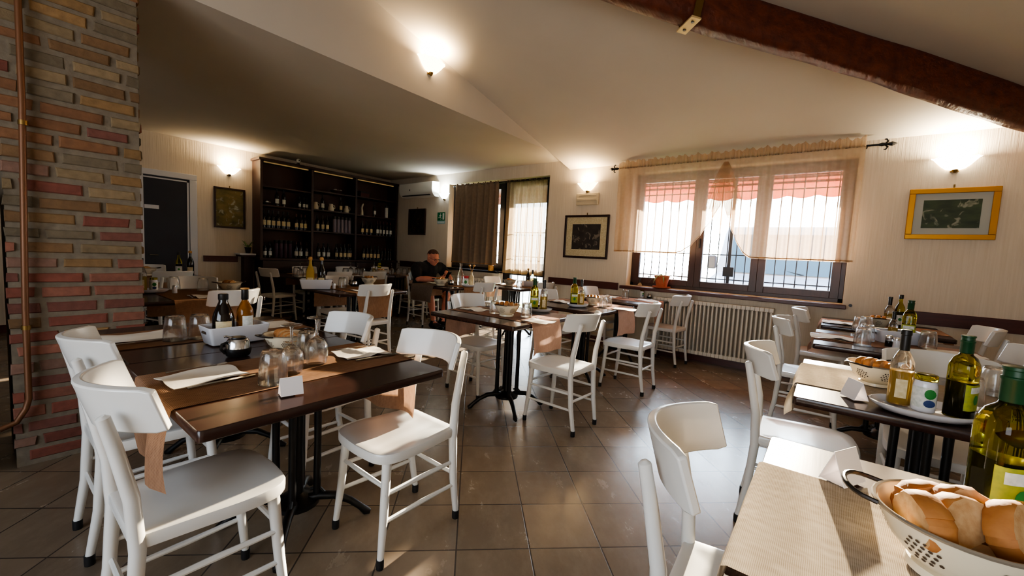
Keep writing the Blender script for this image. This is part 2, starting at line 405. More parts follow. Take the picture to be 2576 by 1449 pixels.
# --- big window: three casements, sill
def casement(name, y0, y1, z0, z1, x, fw, m, parent, hx=None):
    t = .055
    mb = MB(); mb.bar((x, y0, z0), (x+t, y0+fw, z1)); mb.bar((x, y1-fw, z0), (x+t, y1, z1))
    mb.bar((x, y0+fw, z0), (x+t, y1-fw, z0+fw)); mb.bar((x, y0+fw, z1-fw), (x+t, y1-fw, z1))
    s = mb.build('sash', m, parent, smooth=0, bevel=.004)
    MB().bar((x+.024, y0+fw, z0+fw), (x+.03, y1-fw, z1-fw)).build('pane', M['pane'], s, smooth=0)
    return s
w = struct(MB().bar((6.17, WB[0], WB[2]), (6.24, WB[1], WB[2]+.05)).bar((6.17, WB[0], WB[3]-.05), (6.24, WB[1], WB[3]))
           .bar((6.17, WB[0], WB[2]), (6.24, WB[0]+.05, WB[3])).bar((6.17, WB[1]-.05, WB[2]), (6.24, WB[1], WB[3])).build('window_1', M['frame_brown'], smooth=0, bevel=.004))
ys = [WB[0]+.045, .73, 1.56, WB[1]-.045]
ys = [WB[0]+.045, at(1903, 700, x=6.16).y, at(1746, 690, x=6.16).y, WB[1]-.045]
for a, b in zip(ys[:-1], ys[1:]):
    s = casement('sash', a, b, WB[2]+.045, WB[3]-.045, 6.15, .085, M['frame_brown'], w)
    MB().bar((6.125, b-.05, 1.55), (6.15, b-.03, 1.68)).build('handle', M['frame_black'], s, smooth=0, bevel=.004)
struct(MB().bar((5.9, WB[0]-.03, .905), (6.15, WB[1]+.06, .95)).build('trim_5', M['rail'], smooth=0, bevel=.006))

# --- curtained window and glazed door
w = struct(MB().bar((6.15, WL[0]-.05, WL[2]), (6.24, WL[0]+.03, WL[3])).bar((6.15, WL[1]-.05, WL[2]), (6.24, WL[1], WL[3]))
           .bar((6.15, WL[0], WL[2]), (6.24, WL[1], WL[2]+.05)).bar((6.15, WL[0], WL[3]-.05), (6.24, WL[1], WL[3])).build('window_2', M['frame_black'], smooth=0, bevel=.004))
casement('sash', WL[0]+.03, WL[1]-.04, WL[2]+.04, WL[3]-.04, 6.12, .11, M['frame_black'], w)
struct(MB().bar((5.93, WL[0], .96), (6.15, WL[1]+.04, 1.0)).build('trim_6', M['frame_black'], smooth=0, bevel=.006))
w = struct(MB().bar((6.12, WD[0], 0), (6.24, WD[0]+.07, WD[3])).bar((6.12, WD[1]-.12, 0), (6.24, WD[1], WD[3]))
           .bar((6.12, WD[0], WD[3]-.09), (6.24, WD[1], WD[3])).build('door_2', M['frame_black'], smooth=0, bevel=.004))
casement('sash', WD[0]+.06, WD[1]-.1, .03, WD[3]-.08, 6.13, .06, M['frame_black'], w)
MB().bar((6.13, WD[0]+.1, .95), (6.17, WD[1]-.14, 1.07)).build('cross_rail', M['frame_black'], w, smooth=0)

# --- dark door in the shelf wall
d = struct(MB().bar((1.5, YS-.03, 0), (1.57, YS, 2.27)).bar((2.14, YS-.03, 0), (2.24, YS, 2.27)).bar((1.5, YS-.03, 2.2705), (2.24, YS, 2.36)).build('door_1', M['paintwhite'], smooth=0, bevel=.006))
lf = MB().bar((1.57, YS-.022, .01), (2.14, YS-.004, 2.27)).build('door_leaf', M['darkgrey_door'], d, smooth=0)
MB().bar((2.105, YS-.027, .01), (2.13, YS-.022, 2.245)).bar((1.57, YS-.027, 2.225), (2.13, YS-.022, 2.245)).build('inner_bead', M['paintwhite'], d, smooth=0)
p0, p1 = at(363, 513, y=YS-.025), at(400, 526, y=YS-.025)
MB().bar((p0.x, YS-.027, p1.z), (p1.x, YS-.021, p0.z)).build('door_sign', M['paintwhite'], lf, smooth=0)
MB().tube([(1.62, YS-.03, 1.05), (1.62, YS-.07, 1.05), (1.72, YS-.07, 1.05)], .01).build('door_handle', M['steel'], lf)

# --- brick pillar: real bricks on a mortar core
def pillar():
    m = bpy.data.materials.new('old_bricks'); m.use_nodes = True; nt = m.node_tree; b = nt.nodes['Principled BSDF']
    at_ = node(nt, 'ShaderNodeVertexColor'); at_.layer_name = 'brick'
    tc = node(nt, 'ShaderNodeTexCoord'); n = node(nt, 'ShaderNodeTexNoise'); n.inputs['Scale'].default_value = 26; n.inputs['Detail'].default_value = 6
    nt.links.new(tc.outputs['Object'], n.inputs['Vector'])
    mr = node(nt, 'ShaderNodeMapRange'); mr.inputs['To Min'].default_value = .62; mr.inputs['To Max'].default_value = 1.35
    nt.links.new(n.outputs['Fac'], mr.inputs['Value'])
    mx = node(nt, 'ShaderNodeMix', data_type='RGBA', blend_type='MULTIPLY'); mx.inputs[0].default_value = 1
    ia = [i for i in mx.inputs if i.type == 'RGBA']; nt.links.new(at_.outputs['Color'], ia[0]); nt.links.new(mr.outputs[0], ia[1])
    nt.links.new([o for o in mx.outputs if o.type == 'RGBA'][0], b.inputs['Base Color']); b.inputs['Roughness'].default_value = .9
    bp = node(nt, 'ShaderNodeBump'); bp.inputs['Strength'].default_value = .8; bp.inputs['Distance'].default_value = .008
    nt.links.new(n.outputs['Fac'], bp.inputs['Height']); nt.links.new(bp.outputs[0], b.inputs['Normal'])
    x0, x1, y0, y1 = .09, .652, 3.5, 4.1
    mb = MB(); mb.bar((x0+.006, y0+.006, 0), (x1-.006, y1, 3.9)); cols = {}
    for i in range(8): cols[i] = lin((116,105,90))
    z, row, r = .03, 0, random.Random(3)
    red = [(126,74,60), (116,68,56), (134,88,72), (110,70,60), (128,98,84)]
    yel = [(132,104,70), (120,94,64), (126,108,82), (112,86,60), (124,88,62), (106,94,76)]
    while z < 3.85:
        h = .056+r.uniform(-.006, .004)
        for face in (0, 1):
            a, e = (x0, x1) if face == 0 else (y0+.02, y1)
            p = a-(r.uniform(.02, .2) if row % 2 else r.uniform(.1, .24))
            while p < e:
                L = .235+r.uniform(-.06, .02); s, t = max(p, a), min(p+L, e)
                if t-s > .03:
                    base = len(mb.v); j = lambda: r.uniform(-.004, .004); dp = r.uniform(-.006, .004)
                    if face == 0:
                        vs = [(s+j(), y0-dp+j()*.5, z+j()), (t+j(), y0-dp+j()*.5, z+j()), (t+j(), y0-dp+j()*.5, z+h+j()), (s+j(), y0-dp+j()*.5, z+h+j())]
                        bk = [(x, y0+.03, zz) for x, y, zz in vs]
                    else:
                        vs = [(x1+dp+j()*.5, s+j(), z+j()), (x1+dp+j()*.5, t+j(), z+j()), (x1+dp+j()*.5, t+j(), z+h+j()), (x1+dp+j()*.5, s+j(), z+h+j())]
                        bk = [(x1-.03, y, zz) for x, y, zz in vs]
                    # rounded face: inner ring
                    cen = [sum(q[k] for q in vs)/4 for k in range(3)]
                    nx, ny = (0, -1) if face == 0 else (1, 0)
                    inn = [tuple(q[k]+(cen[k]-q[k])*(.06 if (face == 0 and k == 0) or (face == 1 and k == 1) else .2)+(.006*nx if k == 0 else .006*ny if k == 1 else 0) for k in range(3)) for q in vs]
                    mb.add(bk+vs+inn, [(8,9,10,11)]+[(4+i, 4+(i+1) % 4, 8+(i+1) % 4, 8+i) for i in range(4)]+[(i, (i+1) % 4, 4+(i+1) % 4, 4+i) for i in range(4)])
                    zz = z+r.uniform(-.25, .25); pool = red if zz < 1.3 else yel
                    c0 = r.choice(pool) if r.random() > .12 else r.choice(red+yel)
                    f = r.uniform(.82, 1.1)
                    for q in range(12): cols[base+q] = tuple(x*f for x in lin(c0))
                p += L+.026+r.uniform(-.004, .006)
        z += h+.03+r.uniform(-.003, .003); row += 1
    o = mb.build('brick_pillar', m, smooth=0); me = o.data
    ca = me.color_attributes.new('brick', 'FLOAT_COLOR', 'POINT')
    for i in range(len(me.vertices)): ca.data[i].color = (*cols[i], 1)
    return struct(o)
pillar()

# --- hip beam under the sloped ceiling, rough hewn
def beam():
    dirv = Vector((-1, 1, KS)).normalized(); side = Vector((1, 1, 0)).normalized(); upv = side.cross(dirv)
    if upv.z < 0: upv = -upv
    A = Vector((XW, YN, Z0)); L = 7.4; mb = MB(); rings = []; r = random.Random(5); n = 60; ns = 16
    ph = [r.uniform(0, 6.28) for _ in range(40)]
    for i in range(n+1):
        t = L*i/n; ring = []
        for k in range(ns):
            a = 2*math.pi*(k+.5)/ns; ca, sa = math.cos(a), math.sin(a)
            q = (abs(ca)**5+abs(sa)**5)**(-1/5)
            w = .085*(1+.09*math.sin(t*2.3+ph[k % 5])+.05*math.sin(t*7+ph[k])); h = .15*(1+.04*math.sin(t*3.1+ph[7])+.02*math.sin(t*11+ph[k+9]))
            ring.append(A+dirv*t+side*(w*q*ca+.012*math.sin(t*1.7+1))+upv*(-.125+h*q*sa))
        rings.append(ring)
    mb.loft(rings)
    o = struct(mb.build('ceiling_beam', M['beam'], smooth=60))
    P = at(1748, 62, z=3.1); t = (P-A).dot(dirv); c = A+dirv*3.87
    rot = Matrix((side, dirv, upv)).transposed()
    s = MB(); s.box(c+upv*(-.13)+side*(-.098), (.008, .055, .31), rot); s.box(c+upv*(-.13)+side*(.098), (.008, .055, .31), rot)
    st = s.build('strap', M['brass'], o, smooth=0)
    s = MB(); s.box(c+upv*(-.288), (.21, .075, .012), rot, 0)
    for k in (-.055, .055): s.lathe([(.012, -.01), (.012, 0)], 10, c+upv*(-.289)+side*k, 1)
    s.build('strap_plate', [M['strap'], M['frame_black']], st, smooth=0)
beam()
# ================================================================ FURNITURE AND TABLEWARE, one of each kind
def rounded(poly, rads, seg=5):
    """polygon with each corner rounded"""
    out = []; n = len(poly)
    for i in range(n):
        p, a, b = Vector(poly[i]), Vector(poly[i-1]), Vector(poly[(i+1) % n])
        d1, d2 = (a-p).normalized(), (b-p).normalized(); r = rads[i]
        s, e = p+d1*r, p+d2*r
        for k in range(seg+1):
            t = k/seg; q = s*(1-t)**2+p*2*t*(1-t)+e*t*t; out.append((q.x, q.y))
    return out
def scaled(poly, f, dy=0): return [(x*f, y*f+dy) for x, y in poly]

def make_chair():
    t = empty('dining_chair')
    out = rounded([(-.178, -.205), (.178, -.205), (.21, .08), (.198, .222), (0, .238), (-.198, .222), (-.21, .08)], [.03, .03, .05, .085, .05, .085, .05], 5)
    mb = MB()
    lay = [(.96, .448), (.99, .444), (1.0, .452), (1.0, .476), (.985, .484), (.95, .486), (.8, .482), (.5, .477)]
    mb.loft([[(x, y, z) for x, y in scaled(out, f)] for f, z in lay])
    mb.build('seat', M['white'], t, smooth=50)
    for s in (-1, 1):                                            # rear posts run up behind the back rest
        pts = [(s*.163, -.235, .034), (s*.168, -.205, .22), (s*.17, -.19, .44), (s*.17, -.2, .6), (s*.168, -.232, .76), (s*.166, -.252, .845), (s*.166, -.255, .852)]
        l = MB().tube(pts, [.0145, .0185, .021, .02, .018, .0165, .008], 10).build('leg', M['white'], t)
        MB().lathe([(.0165, 0), (.0175, .006), (.0175, .042)], 10, (s*.163, -.235, 0)).build('foot_cap', M['black_rubber'], l)
        pts = [(s*.186, .208, .034), (s*.176, .19, .2), (s*.165, .172, .45)]
        l = MB().tube(pts, [.0135, .018, .0205], 10).build('leg', M['white'], t)
        MB().lathe([(.0155, 0), (.0165, .006), (.0165, .042)], 10, (s*.186, .208, 0)).build('foot_cap', M['black_rubber'], l)
        for z, dz in ((.31, .0), (.19, .0)):
            MB().tube([(s*.179, .194, z+dz), (s*.171, 0, z), (s*.168, -.2, z-dz)], [.009, .011, .009], 8).build('stretcher', M['white'], t)
    MB().tube([(-.17, .182, .335), (0, .184, .335), (.17, .182, .335)], [.009, .011, .009], 8).build('stretcher', M['white'], t)
    MB().tube([(-.167, -.2, .25), (0, -.2, .25), (.167, -.2, .25)], [.009, .011, .009], 8).build('stretcher', M['white'], t)
    mb = MB()
    def back(u, v):
        a = 2*u-1; z = .78+.135*v
        x = .226*a*(1-.02*(1-v)); y = -.273-.04*(v-.5)+.126*abs(a)**1.95
        if abs(a) > .93: z = .78+.135*(.5+(v-.5)*(1-.12*((abs(a)-.93)/.07)**2))
        return (x, y, z)
    mb.grid(back, 22, 6, thick=.024)
    mb.build('backrest', M['white'], t, smooth=60, bevel=.005)
    return t

TT = .92; TZ = .80
def make_table():
    t = empty('dining_table')
    h = TT/2; p = rounded([(-h, -h), (h, -h), (h, h), (-h, h)], [.015]*4, 3)
    MB().loft([[(x*f, y*f, z) for x, y in p] for f, z in ((.993, TZ-.036), (1, TZ-.033), (1, TZ-.004), (.995, TZ))]).build('tabletop', M['wenge'], t, smooth=50)
    def ped(mb, name): o = mb.build(name, M['iron'], t); return o
    ped(MB().lathe([(.028, .1), (.034, .12), (.028, .16), (.026, .4), (.028, .66), (.036, .7), (.036, .762)], 14), 'column')
    ped(MB().lathe([(.07, .085), (.1, .095), (.1, .115), (.06, .13), (.035, .15)], 16), 'hub')
    ped(MB().box((0, 0, .756), (.42, .05, .012)).box((0, 0, .756), (.05, .42, .012)), 'top_bracket')
    for k in range(4):
        a = math.pi/2*k+math.pi/4+.13; ca, sa = math.cos(a), math.sin(a)
        ped(MB().tube([(ca*.088, sa*.088, .11), (ca*.09, sa*.09, .4), (ca*.088, sa*.088, .75)], [.018, .016, .018], 10), 'rod')
        prof = [(.05, .118), (.1, .125), (.17, .118), (.24, .085), (.29, .045), (.315, .02), (.335, .014)]
        l = ped(MB().tube([(ca*r, sa*r, z) for r, z in prof], [.02, .021, .019, .017, .016, .02, .012], 10), 'leg')
        MB().tube([(ca*.06, sa*.06, .16), (ca*.1, sa*.1, .165), (ca*.12, sa*.12, .14), (ca*.1, sa*.1, .13)], .008, 6).build('scroll', M['iron'], l)
    return t

def make_runner(drop0, drop1, length, width, mk, seed=0):
    """cloth laid along local X over a table, hanging at both ends"""
    r = random.Random(seed); h = length/2; path = []
    n0 = 8
    for k in range(n0): f = 1-k/n0; path.append((-h-.008-.02*math.sin(f*2.5), -drop0*f-.006))
    path += [(-h-.007, -.001), (-h+.002, .0035)]
    for k in range(1, 16): path.append((-h+length*k/16, .003))
    path += [(h-.002, .0035), (h+.007, -.001)]
    for k in range(1, n0+1): f = k/n0; path.append((h+.008+.02*math.sin(f*2.5), -drop1*f-.006))
    n = len(path)-1; ph = [r.uniform(0, 6) for _ in range(4)]
    L = [0]
    for a, b in zip(path[:-1], path[1:]): L.append(L[-1]+math.hypot(b[0]-a[0], b[1]-a[1]))
    mb = MB()
    def fn(u, v):
        i = round(u*n); x, z = path[i]; y = (v-.5)*width
        d = max(0, -z)
        s = 1 if x > 0 else -1
        x += s*d*(.07*math.sin(v*5+ph[0])+.05*math.sin(v*11+ph[1])); y *= 1-.12*d
        return (x, y, z)
    mb.grid(fn, n, 12)
    for k in list(mb.uv): u, v = mb.uv[k]; mb.uv[k] = (v*width/.45, L[round(u*n)]/1.3)
    return mb.build('table_runner', M[mk], smooth=60)

def make_napkin(seed=0, fold=0):
    r = random.Random(seed); p = [r.uniform(0, 6) for _ in range(4)]; mb = MB()
    def fn(u, v):
        e = min(u, 1-u, v, 1-v)
        z = .006+.004*math.sin(u*6+p[0])*math.sin(v*5+p[1])+.004*math.sin(u*3.5+v*7+p[2])*(1-min(1, e*6)*.5)
        if fold: z += .012*math.exp(-((u-.5+.3*(v-.5))/.12)**2)
        return ((u-.5)*.27+.004*math.sin(v*9+p[3]), (v-.5)*.21+.004*math.sin(u*8+p[2]), max(z, .002))
    mb.grid(fn, 14, 12, thick=.0025)
    return mb.build('paper_napkin', M['napkin'], smooth=50)
def make_fork():
    mb = MB()
    mb.tube([(-.1, 0, .005), (-.05, 0, .007), (.02, 0, .009), (.05, 0, .007)], [.0055, .0045, .0032, .005], 6, flat=.4)
    mb.tube([(.045, 0, .007), (.062, 0, .005), (.07, 0, .005)], [.005, .011, .0115], 8, flat=.2)
    for k in range(4):
        y = -.009+.006*k; mb.tube([(.066, y, .005), (.09, y, .007), (.105, y, .01)], [.002, .0018, .001], 5)
    return mb.build('fork', M['steel'])
def make_knife():
    mb = MB()
    mb.tube([(-.11, 0, .005), (-.07, 0, .006), (0, 0, .006)], [.006, .007, .005], 8, flat=.5)
    def bl(u, v): return (u*.115, (v-.5)*.019*(1 if u < .8 else 1-(u-.8)*3.2)-.002*u, .006)
    mb.grid(bl, 10, 2, thick=.0014)
    return mb.build('knife', M['steel'])
def make_spoon():
    mb = MB()
    mb.tube([(-.1, 0, .006), (-.04, 0, .008), (.04, 0, .01)], [.005, .004, .003], 6, flat=.5)
    mb.ball((.062, 0, .009), (.026, .016, .005), 10, 6)
    return mb.build('spoon', M['steel'])
def make_tumbler():
    """faceted water glass standing upside down"""
    prof = [(.041, 0), (.0405, .003), (.039, .03), (.036, .065), (.033, .092), (.029, .1), (.012, .101), (.012, .094), (.027, .092), (.0305, .085), (.0335, .06), (.0365, .028), (.0385, .001)]
    seg = 20; mb = MB(); rings = []
    for k, (r, z) in enumerate(prof):
        rings.append([(r*(1+(.035 if .01 < z < .09 and k < 6 else 0)*(i % 2))*math.cos(6.2832*i/seg), r*(1+(.035 if .01 < z < .09 and k < 6 else 0)*(i % 2))*math.sin(6.2832*i/seg), z) for i in range(seg)])
    mb.loft(rings, True)
    return mb.build('water_tumbler', M['glass'], smooth=25)
def make_goblet():
    """stemmed wine glass standing upside down"""
    prof = [(.034, 0), (.0385, .02), (.041, .045), (.038, .07), (.027, .09), (.012, .1), (.0055, .106), (.0045, .13), (.005, .16), (.008, .168), (.02, .1715), (.034, .1735), (.034, .1755), (.001, .1765)]
    inn = [(.001, .097), (.024, .088), (.0355, .07), (.039, .045), (.0365, .02), (.033, .0)]
    mb = MB(); mb.lathe(prof, 24, cap=False); mb.lathe(inn, 24, cap=False)
    return mb.build('wine_goblet', M['glass'], smooth=50)
def make_colander():
    t = empty('bread_colander')
    mb = MB()
    prof = [(.055, 0), (.062, .004), (.06, .016), (.05, .018), (.062, .024), (.085, .05), (.1, .082), (.108, .1), (.1085, .1015), (.1045, .1), (.098, .084), (.0815, .052), (.059, .03), (.001, .024)]
    mb.lathe(prof, 32, cap=False)
    for c in range(6):                                            # groups of punched holes
        a0 = math.pi/3*c
        for (du, dz) in [(i*.0095+(j % 2)*.0047, j*.0085) for j in range(-2, 3) for i in range(-2, 3) if abs(i)+abs(j) < 4]:
            z = .058+dz; f = (z-.024)/.076; r = .062+.046*f**.8+.0012; a = a0+du/r
            r = .0851+(z-.05)*.47+.0008 if z > .05 else .062+(z-.024)*.885+.001
            nrm = Vector((math.cos(a)*.86, math.sin(a)*.86, -.5)).normalized(); cen = Vector((r*math.cos(a), r*math.sin(a), z))
            tx = Vector((-math.sin(a), math.cos(a), 0)); ty = nrm.cross(tx)
            mb.add([cen+nrm*.0006+(tx*math.cos(k*1.0472)+ty*math.sin(k*1.0472))*.0033 for k in range(6)], [tuple(range(6))], 1)
    mb.build('bowl', [M['cream'], M['hole']], t, smooth=50)
    MB().lathe([(.107, .098), (.1125, .098), (.1135, .1015), (.111, .104), (.107, .103)], 32, cap=False).build('rim', M['rim'], t)
    for s in (-1, 1):
        pts = [(s*(.100+.052*math.sin(math.pi*k/12)**.7), -.05*math.cos(math.pi*k/12), .0995+.010*math.sin(math.pi*k/12)) for k in range(13)]
        MB().tube(pts, .0042, 8).build('handle', M['loop'], t)
    return t
def make_bread(seed=0):
    r = random.Random(seed); mb = MB()
    p = rounded([(-.045, -.03), (.045, -.032), (.05, .012), (.02, .04), (-.03, .038), (-.05, .01)], [.012, .012, .012, .02, .02, .012], 3)
    p = [(x*(1+r.uniform(-.06, .06)), y*(1+r.uniform(-.06, .06))) for x, y in p]
    n = len(p)
    rings = [[(x*f, y*f, z) for x, y in p] for f, z in ((.92, -.017), (1, -.012), (1.02, 0), (1, .012), (.92, .017))]
    mb.loft(rings, False); b = len(mb.v)
    mb.add([v for v in rings[0]], [tuple(range(n-1, -1, -1))], 1); mb.add([v for v in rings[-1]], [tuple(range(n))], 1)
    return mb.build('bread_slice', [M['bread'], M['crumb']], smooth=45)
def bottle_body(prof, mt, parent, seg=24, name='body', square=0):
    mb = MB()
    if not square: mb.lathe(prof, seg)
    else:
        rings = []
        for r, z in prof:
            k = square if r > .02 else 0
            ring = []
            for i in range(seg):
                a = 6.2832*(i+.5)/seg; q = (abs(math.cos(a))**(2+k)+abs(math.sin(a))**(2+k))**(-1/(2+k))
                ring.append((r*q*math.cos(a), r*q*math.sin(a), z))
            rings.append(ring)
        mb.loft(rings)
    return mb.build(name, mt, parent, smooth=40)
def wrap(parent, r, z0, z1, a0, a1, mt, name='paper_label', square=0):
    mb = MB()
    def fn(u, v):
        a = a0+(a1-a0)*u; q = 1 if not square else (abs(math.cos(a))**(2+square)+abs(math.sin(a))**(2+square))**(-1/(2+square))
        return (r*q*math.cos(a), r*q*math.sin(a), z0+(z1-z0)*v)
    mb.grid(fn, 14, 1); return mb.build(name, M[mt], parent, smooth=60)
def make_oil_bottle():
    """one-litre olive oil bottle, square shoulders, ribbed dark green neck"""
    t = empty('olive_oil_bottle')
    bottle_body([(.034, 0), (.0375, .004), (.0375, .185), (.036, .2), (.028, .222), (.019, .234), (.0155, .245), (.0155, .262)], M['oil'], t, 32, 'glass_body', 2)
    bottle_body([(.030, .004), (.033, .008), (.033, .135), (.02, .137)], M['oil_dark'], t, 32, 'oil_fill', 2)
    mb = MB(); mb.lathe([(.017, .238), (.0185, .242), (.0185, .278), (.02, .28), (.02, .284), (.0175, .286), (.0175, .296), (.0195, .298), (.0195, .303), (.016, .304)], 20)
    mb.build('cap', M['cap_green'], t)
    wrap(t, .0386, .035, .13, -1.0, 1.0, 'label_green', square=2)
    wrap(t, .0392, .1, .122, -.7, .7, 'label_white', square=2)
    mb = MB(); mb.ball((.0395, 0, .075), (.0012, .014, .018), 10, 6); mb.build('label_print', M['leaf_mark'], t)
    return t
def make_round_oil_bottle():
    t = empty('olive_oil_bottle')
    bottle_body([(.034, 0), (.037, .004), (.037, .17), (.033, .195), (.02, .222), (.015, .24), (.014, .285)], M['oil'], t, 22, 'glass_body')
    bottle_body([(.031, .004), (.034, .008), (.034, .15), (.02, .152)], M['oil_dark'], t, 20, 'oil_fill')
    MB().lathe([(.0155, .27), (.0165, .274), (.0165, .305), (.014, .308)], 14).build('cap', M['cap_black'], t)
    wrap(t, .0378, .03, .12, -1.3, 1.3, 'label_white')
    MB().ball((.0385, .004, .08), (.0012, .012, .014), 8, 6).build('label_print', M['leaf_mark'], t)
    return t
def make_vinegar_bottle():
    """clear bottle half full of golden vinegar, dark capsule neck"""
    t = empty('vinegar_bottle')
    bottle_body([(.03, 0), (.034, .004), (.034, .145), (.032, .165), (.022, .19), (.014, .207), (.0125, .27)], M['glass'], t, 24, 'glass_body', 1)
    bottle_body([(.029, .004), (.032, .008), (.032, .128), (.02, .13)], M['vinegar'], t, 24, 'vinegar_fill', 1)
    MB().lathe([(.0145, .205), (.015, .21), (.0145, .262), (.0165, .264), (.0165, .28), (.013, .283)], 14).build('cap', M['cap_black'], t)
    wrap(t, .0352, .03, .1, -.45, .45, 'label', square=1)
    return t
def make_cork_bottle(kind='balsamic'):
    """tall bottle closed with a round cork stopper"""
    t = empty('condiment_bottle')
    bottle_body([(.034, 0), (.038, .005), (.038, .15), (.034, .175), (.018, .215), (.014, .235), (.0135, .275)], M[kind], t, 24, 'glass_body')
    MB().lathe([(.012, .27), (.018, .276), (.02, .29), (.016, .302), (.006, .306)], 14).build('cork_stopper', M['cork'], t)
    wrap(t, .0388, .03, .1, -.8, .8, 'label')
    return t
def make_flask_bottle():
    """wide dark balsamic bottle with sloping shoulders and flat mouth"""
    t = empty('balsamic_bottle')
    bottle_body([(.04, 0), (.043, .005), (.043, .1), (.038, .125), (.026, .155), (.018, .175), (.018, .2)], M['balsamic'], t, 24, 'glass_body')
    MB().lathe([(.019, .185), (.02, .188), (.02, .21), (.017, .212)], 16).build('cap', M['cap_black'], t)
    wrap(t, .0438, .015, .09, -.75, .75, 'label')
    return t
def make_amber_bottle():
    t = empty('oil_bottle')
    bottle_body([(.03, 0), (.033, .005), (.033, .11), (.03, .13), (.02, .15), (.0125, .165), (.012, .2)], M['amber'], t, 22, 'glass_body')
    MB().lathe([(.0135, .17), (.0145, .172), (.014, .214), (.012, .216)], 14).build('cap', M['cap_black'], t)
    MB().lathe([(.012, .214), (.017, .216), (.017, .221), (.01, .222)], 14).build('pour_ring', M['cork'], t)
    wrap(t, .0338, .02, .1, -.8, .6, 'label_white')
    return t
def make_jar(mk='label_white'):
    t = empty('condiment_jar')
    bottle_body([(.026, 0), (.029, .003), (.029, .085), (.026, .095), (.024, .1)], M['ceramic'], t, 18, 'body')
    MB().lathe([(.026, .098), (.0275, .1), (.0275, .116), (.025, .118)], 16).build('lid', M['oil'], t)
    wrap(t, .0297, .015, .08, -1.6, 1.6, mk)
    MB().ball((.03, .004, .06), (.0014, .014, .016), 8, 6).build('label_print', M['leaf_mark'], t)
    MB().ball((.03, .004, .03), (.0014, .014, .012), 8, 6).build('label_print', M['blue_mark'], t)
    return t
def make_tray():
    """oval white ceramic dish"""
    mb = MB(); mb.lathe([(.075, 0), (.085, .003), (.1, .02), (.104, .03), (.1, .031), (.094, .022), (.08, .008), (.001, .007)], 32, cap=False, sy=.62)
    return mb.build('oval_dish', M['ceramic'], smooth=50)
def make_caddy():
    """oblong white ceramic box with flaring sides"""
    t = empty('ceramic_caddy')
    def ring(hx, hy, z): return [(x, y, z) for x, y in rounded([(-hx, -hy), (hx, -hy), (hx, hy), (-hx, hy)], [.012]*4, 3)]
    MB().loft([ring(.1, .042, 0), ring(.103, .045, .003), ring(.118, .056, .075), ring(.116, .054, .0765), ring(.113, .051, .075), ring(.098, .04, .008), ring(.02, .01, .007)], True).build('body', M['ceramic'], t, smooth=50)
    for s in (-1, 1):
        MB().tube([(s*.1135, -.014, .052), (s*.1135, .014, .052)], .006, 8).build('handle_slot', M['hole'], t)
    return t
def make_sugar():
    """steel pot with hinged lid in a black base"""
    t = empty('sugar_pot')
    MB().lathe([(.036, .022), (.038, .024), (.036, .05), (.03, .06), (.0, .064)], 22).build('pot', M['steel'], t)
    MB().lathe([(.034, 0), (.037, .003), (.041, .02), (.041, .027), (.037, .028)], 22).build('base', M['cap_black'], t)
    MB().lathe([(.022, .0605), (.024, .062), (.023, .066), (.0, .068)], 18).build('lid', M['iron'], t)
    MB().tube([(-.036, 0, .05), (-.052, 0, .046), (-.055, 0, .03), (-.042, 0, .014)], .005, 8).build('handle', M['cap_black'], t)
    MB().tube([(-.02, .0, .064), (-.036, .006, .072), (-.042, .008, .07)], .004, 6).build('spoon_handle', M['steel'], t)
    return t
def make_card():
    """small folded paper tent"""
    mb = MB()
    mb.grid(lambda u, v: ((u-.5)*.09, -.028*(1-v), .075*v), 1, 1, thick=.0015)
    mb.grid(lambda u, v: ((.5-u)*.09, .028*(1-v), .075*v), 1, 1, thick=.0015)
    mb.grid(lambda u, v: ((u-.5)*.088, -.026+.052*v, .001), 1, 1)
    return mb.build('folded_card', M['card'], smooth=0)
def make_shaker(mk='brown'):
    t = empty('spice_shaker')
    bottle_body([(.02, 0), (.022, .003), (.02, .05), (.018, .058)], M['glass'] if mk == 'brown' else M['ceramic'], t, 14, 'body')
    bottle_body([(.018, .003), (.0195, .005), (.018, .04)], M['balsamic'] if mk == 'brown' else M['blue_mark'], t, 14, 'contents')
    MB().lathe([(.0185, .056), (.02, .058), (.019, .07), (.01, .076)], 14).build('cap', M['steel'], t)
    return t
def make_wine_bottle(kind='dark', lab='label'):
    t = empty('wine_bottle')
    bottle_body([(.034, 0), (.0375, .004), (.0375, .19), (.034, .21), (.02, .235), (.0145, .255), (.014, .31)], M['balsamic'], t, 12, 'glass_body')
    MB().lathe([(.0152, .26), (.0158, .262), (.0152, .315), (.01, .317)], 10).build('capsule', M['cap_black'] if kind == 'dark' else M[kind], t)
    wrap(t, .0382, .05, .135, -2.6, -.5, lab)
    return t
def make_tube_box(mk):
    """tall bottle gift tube"""
    t = empty('bottle_gift_tube')
    MB().lathe([(.042, 0), (.043, .002), (.043, .3), (.042, .302)], 14).build('tube', M[mk], t)
    MB().lathe([(.0435, .27), (.0445, .272), (.0445, .325), (.04, .327)], 14).build('lid', M['cap_black'], t)
    return t
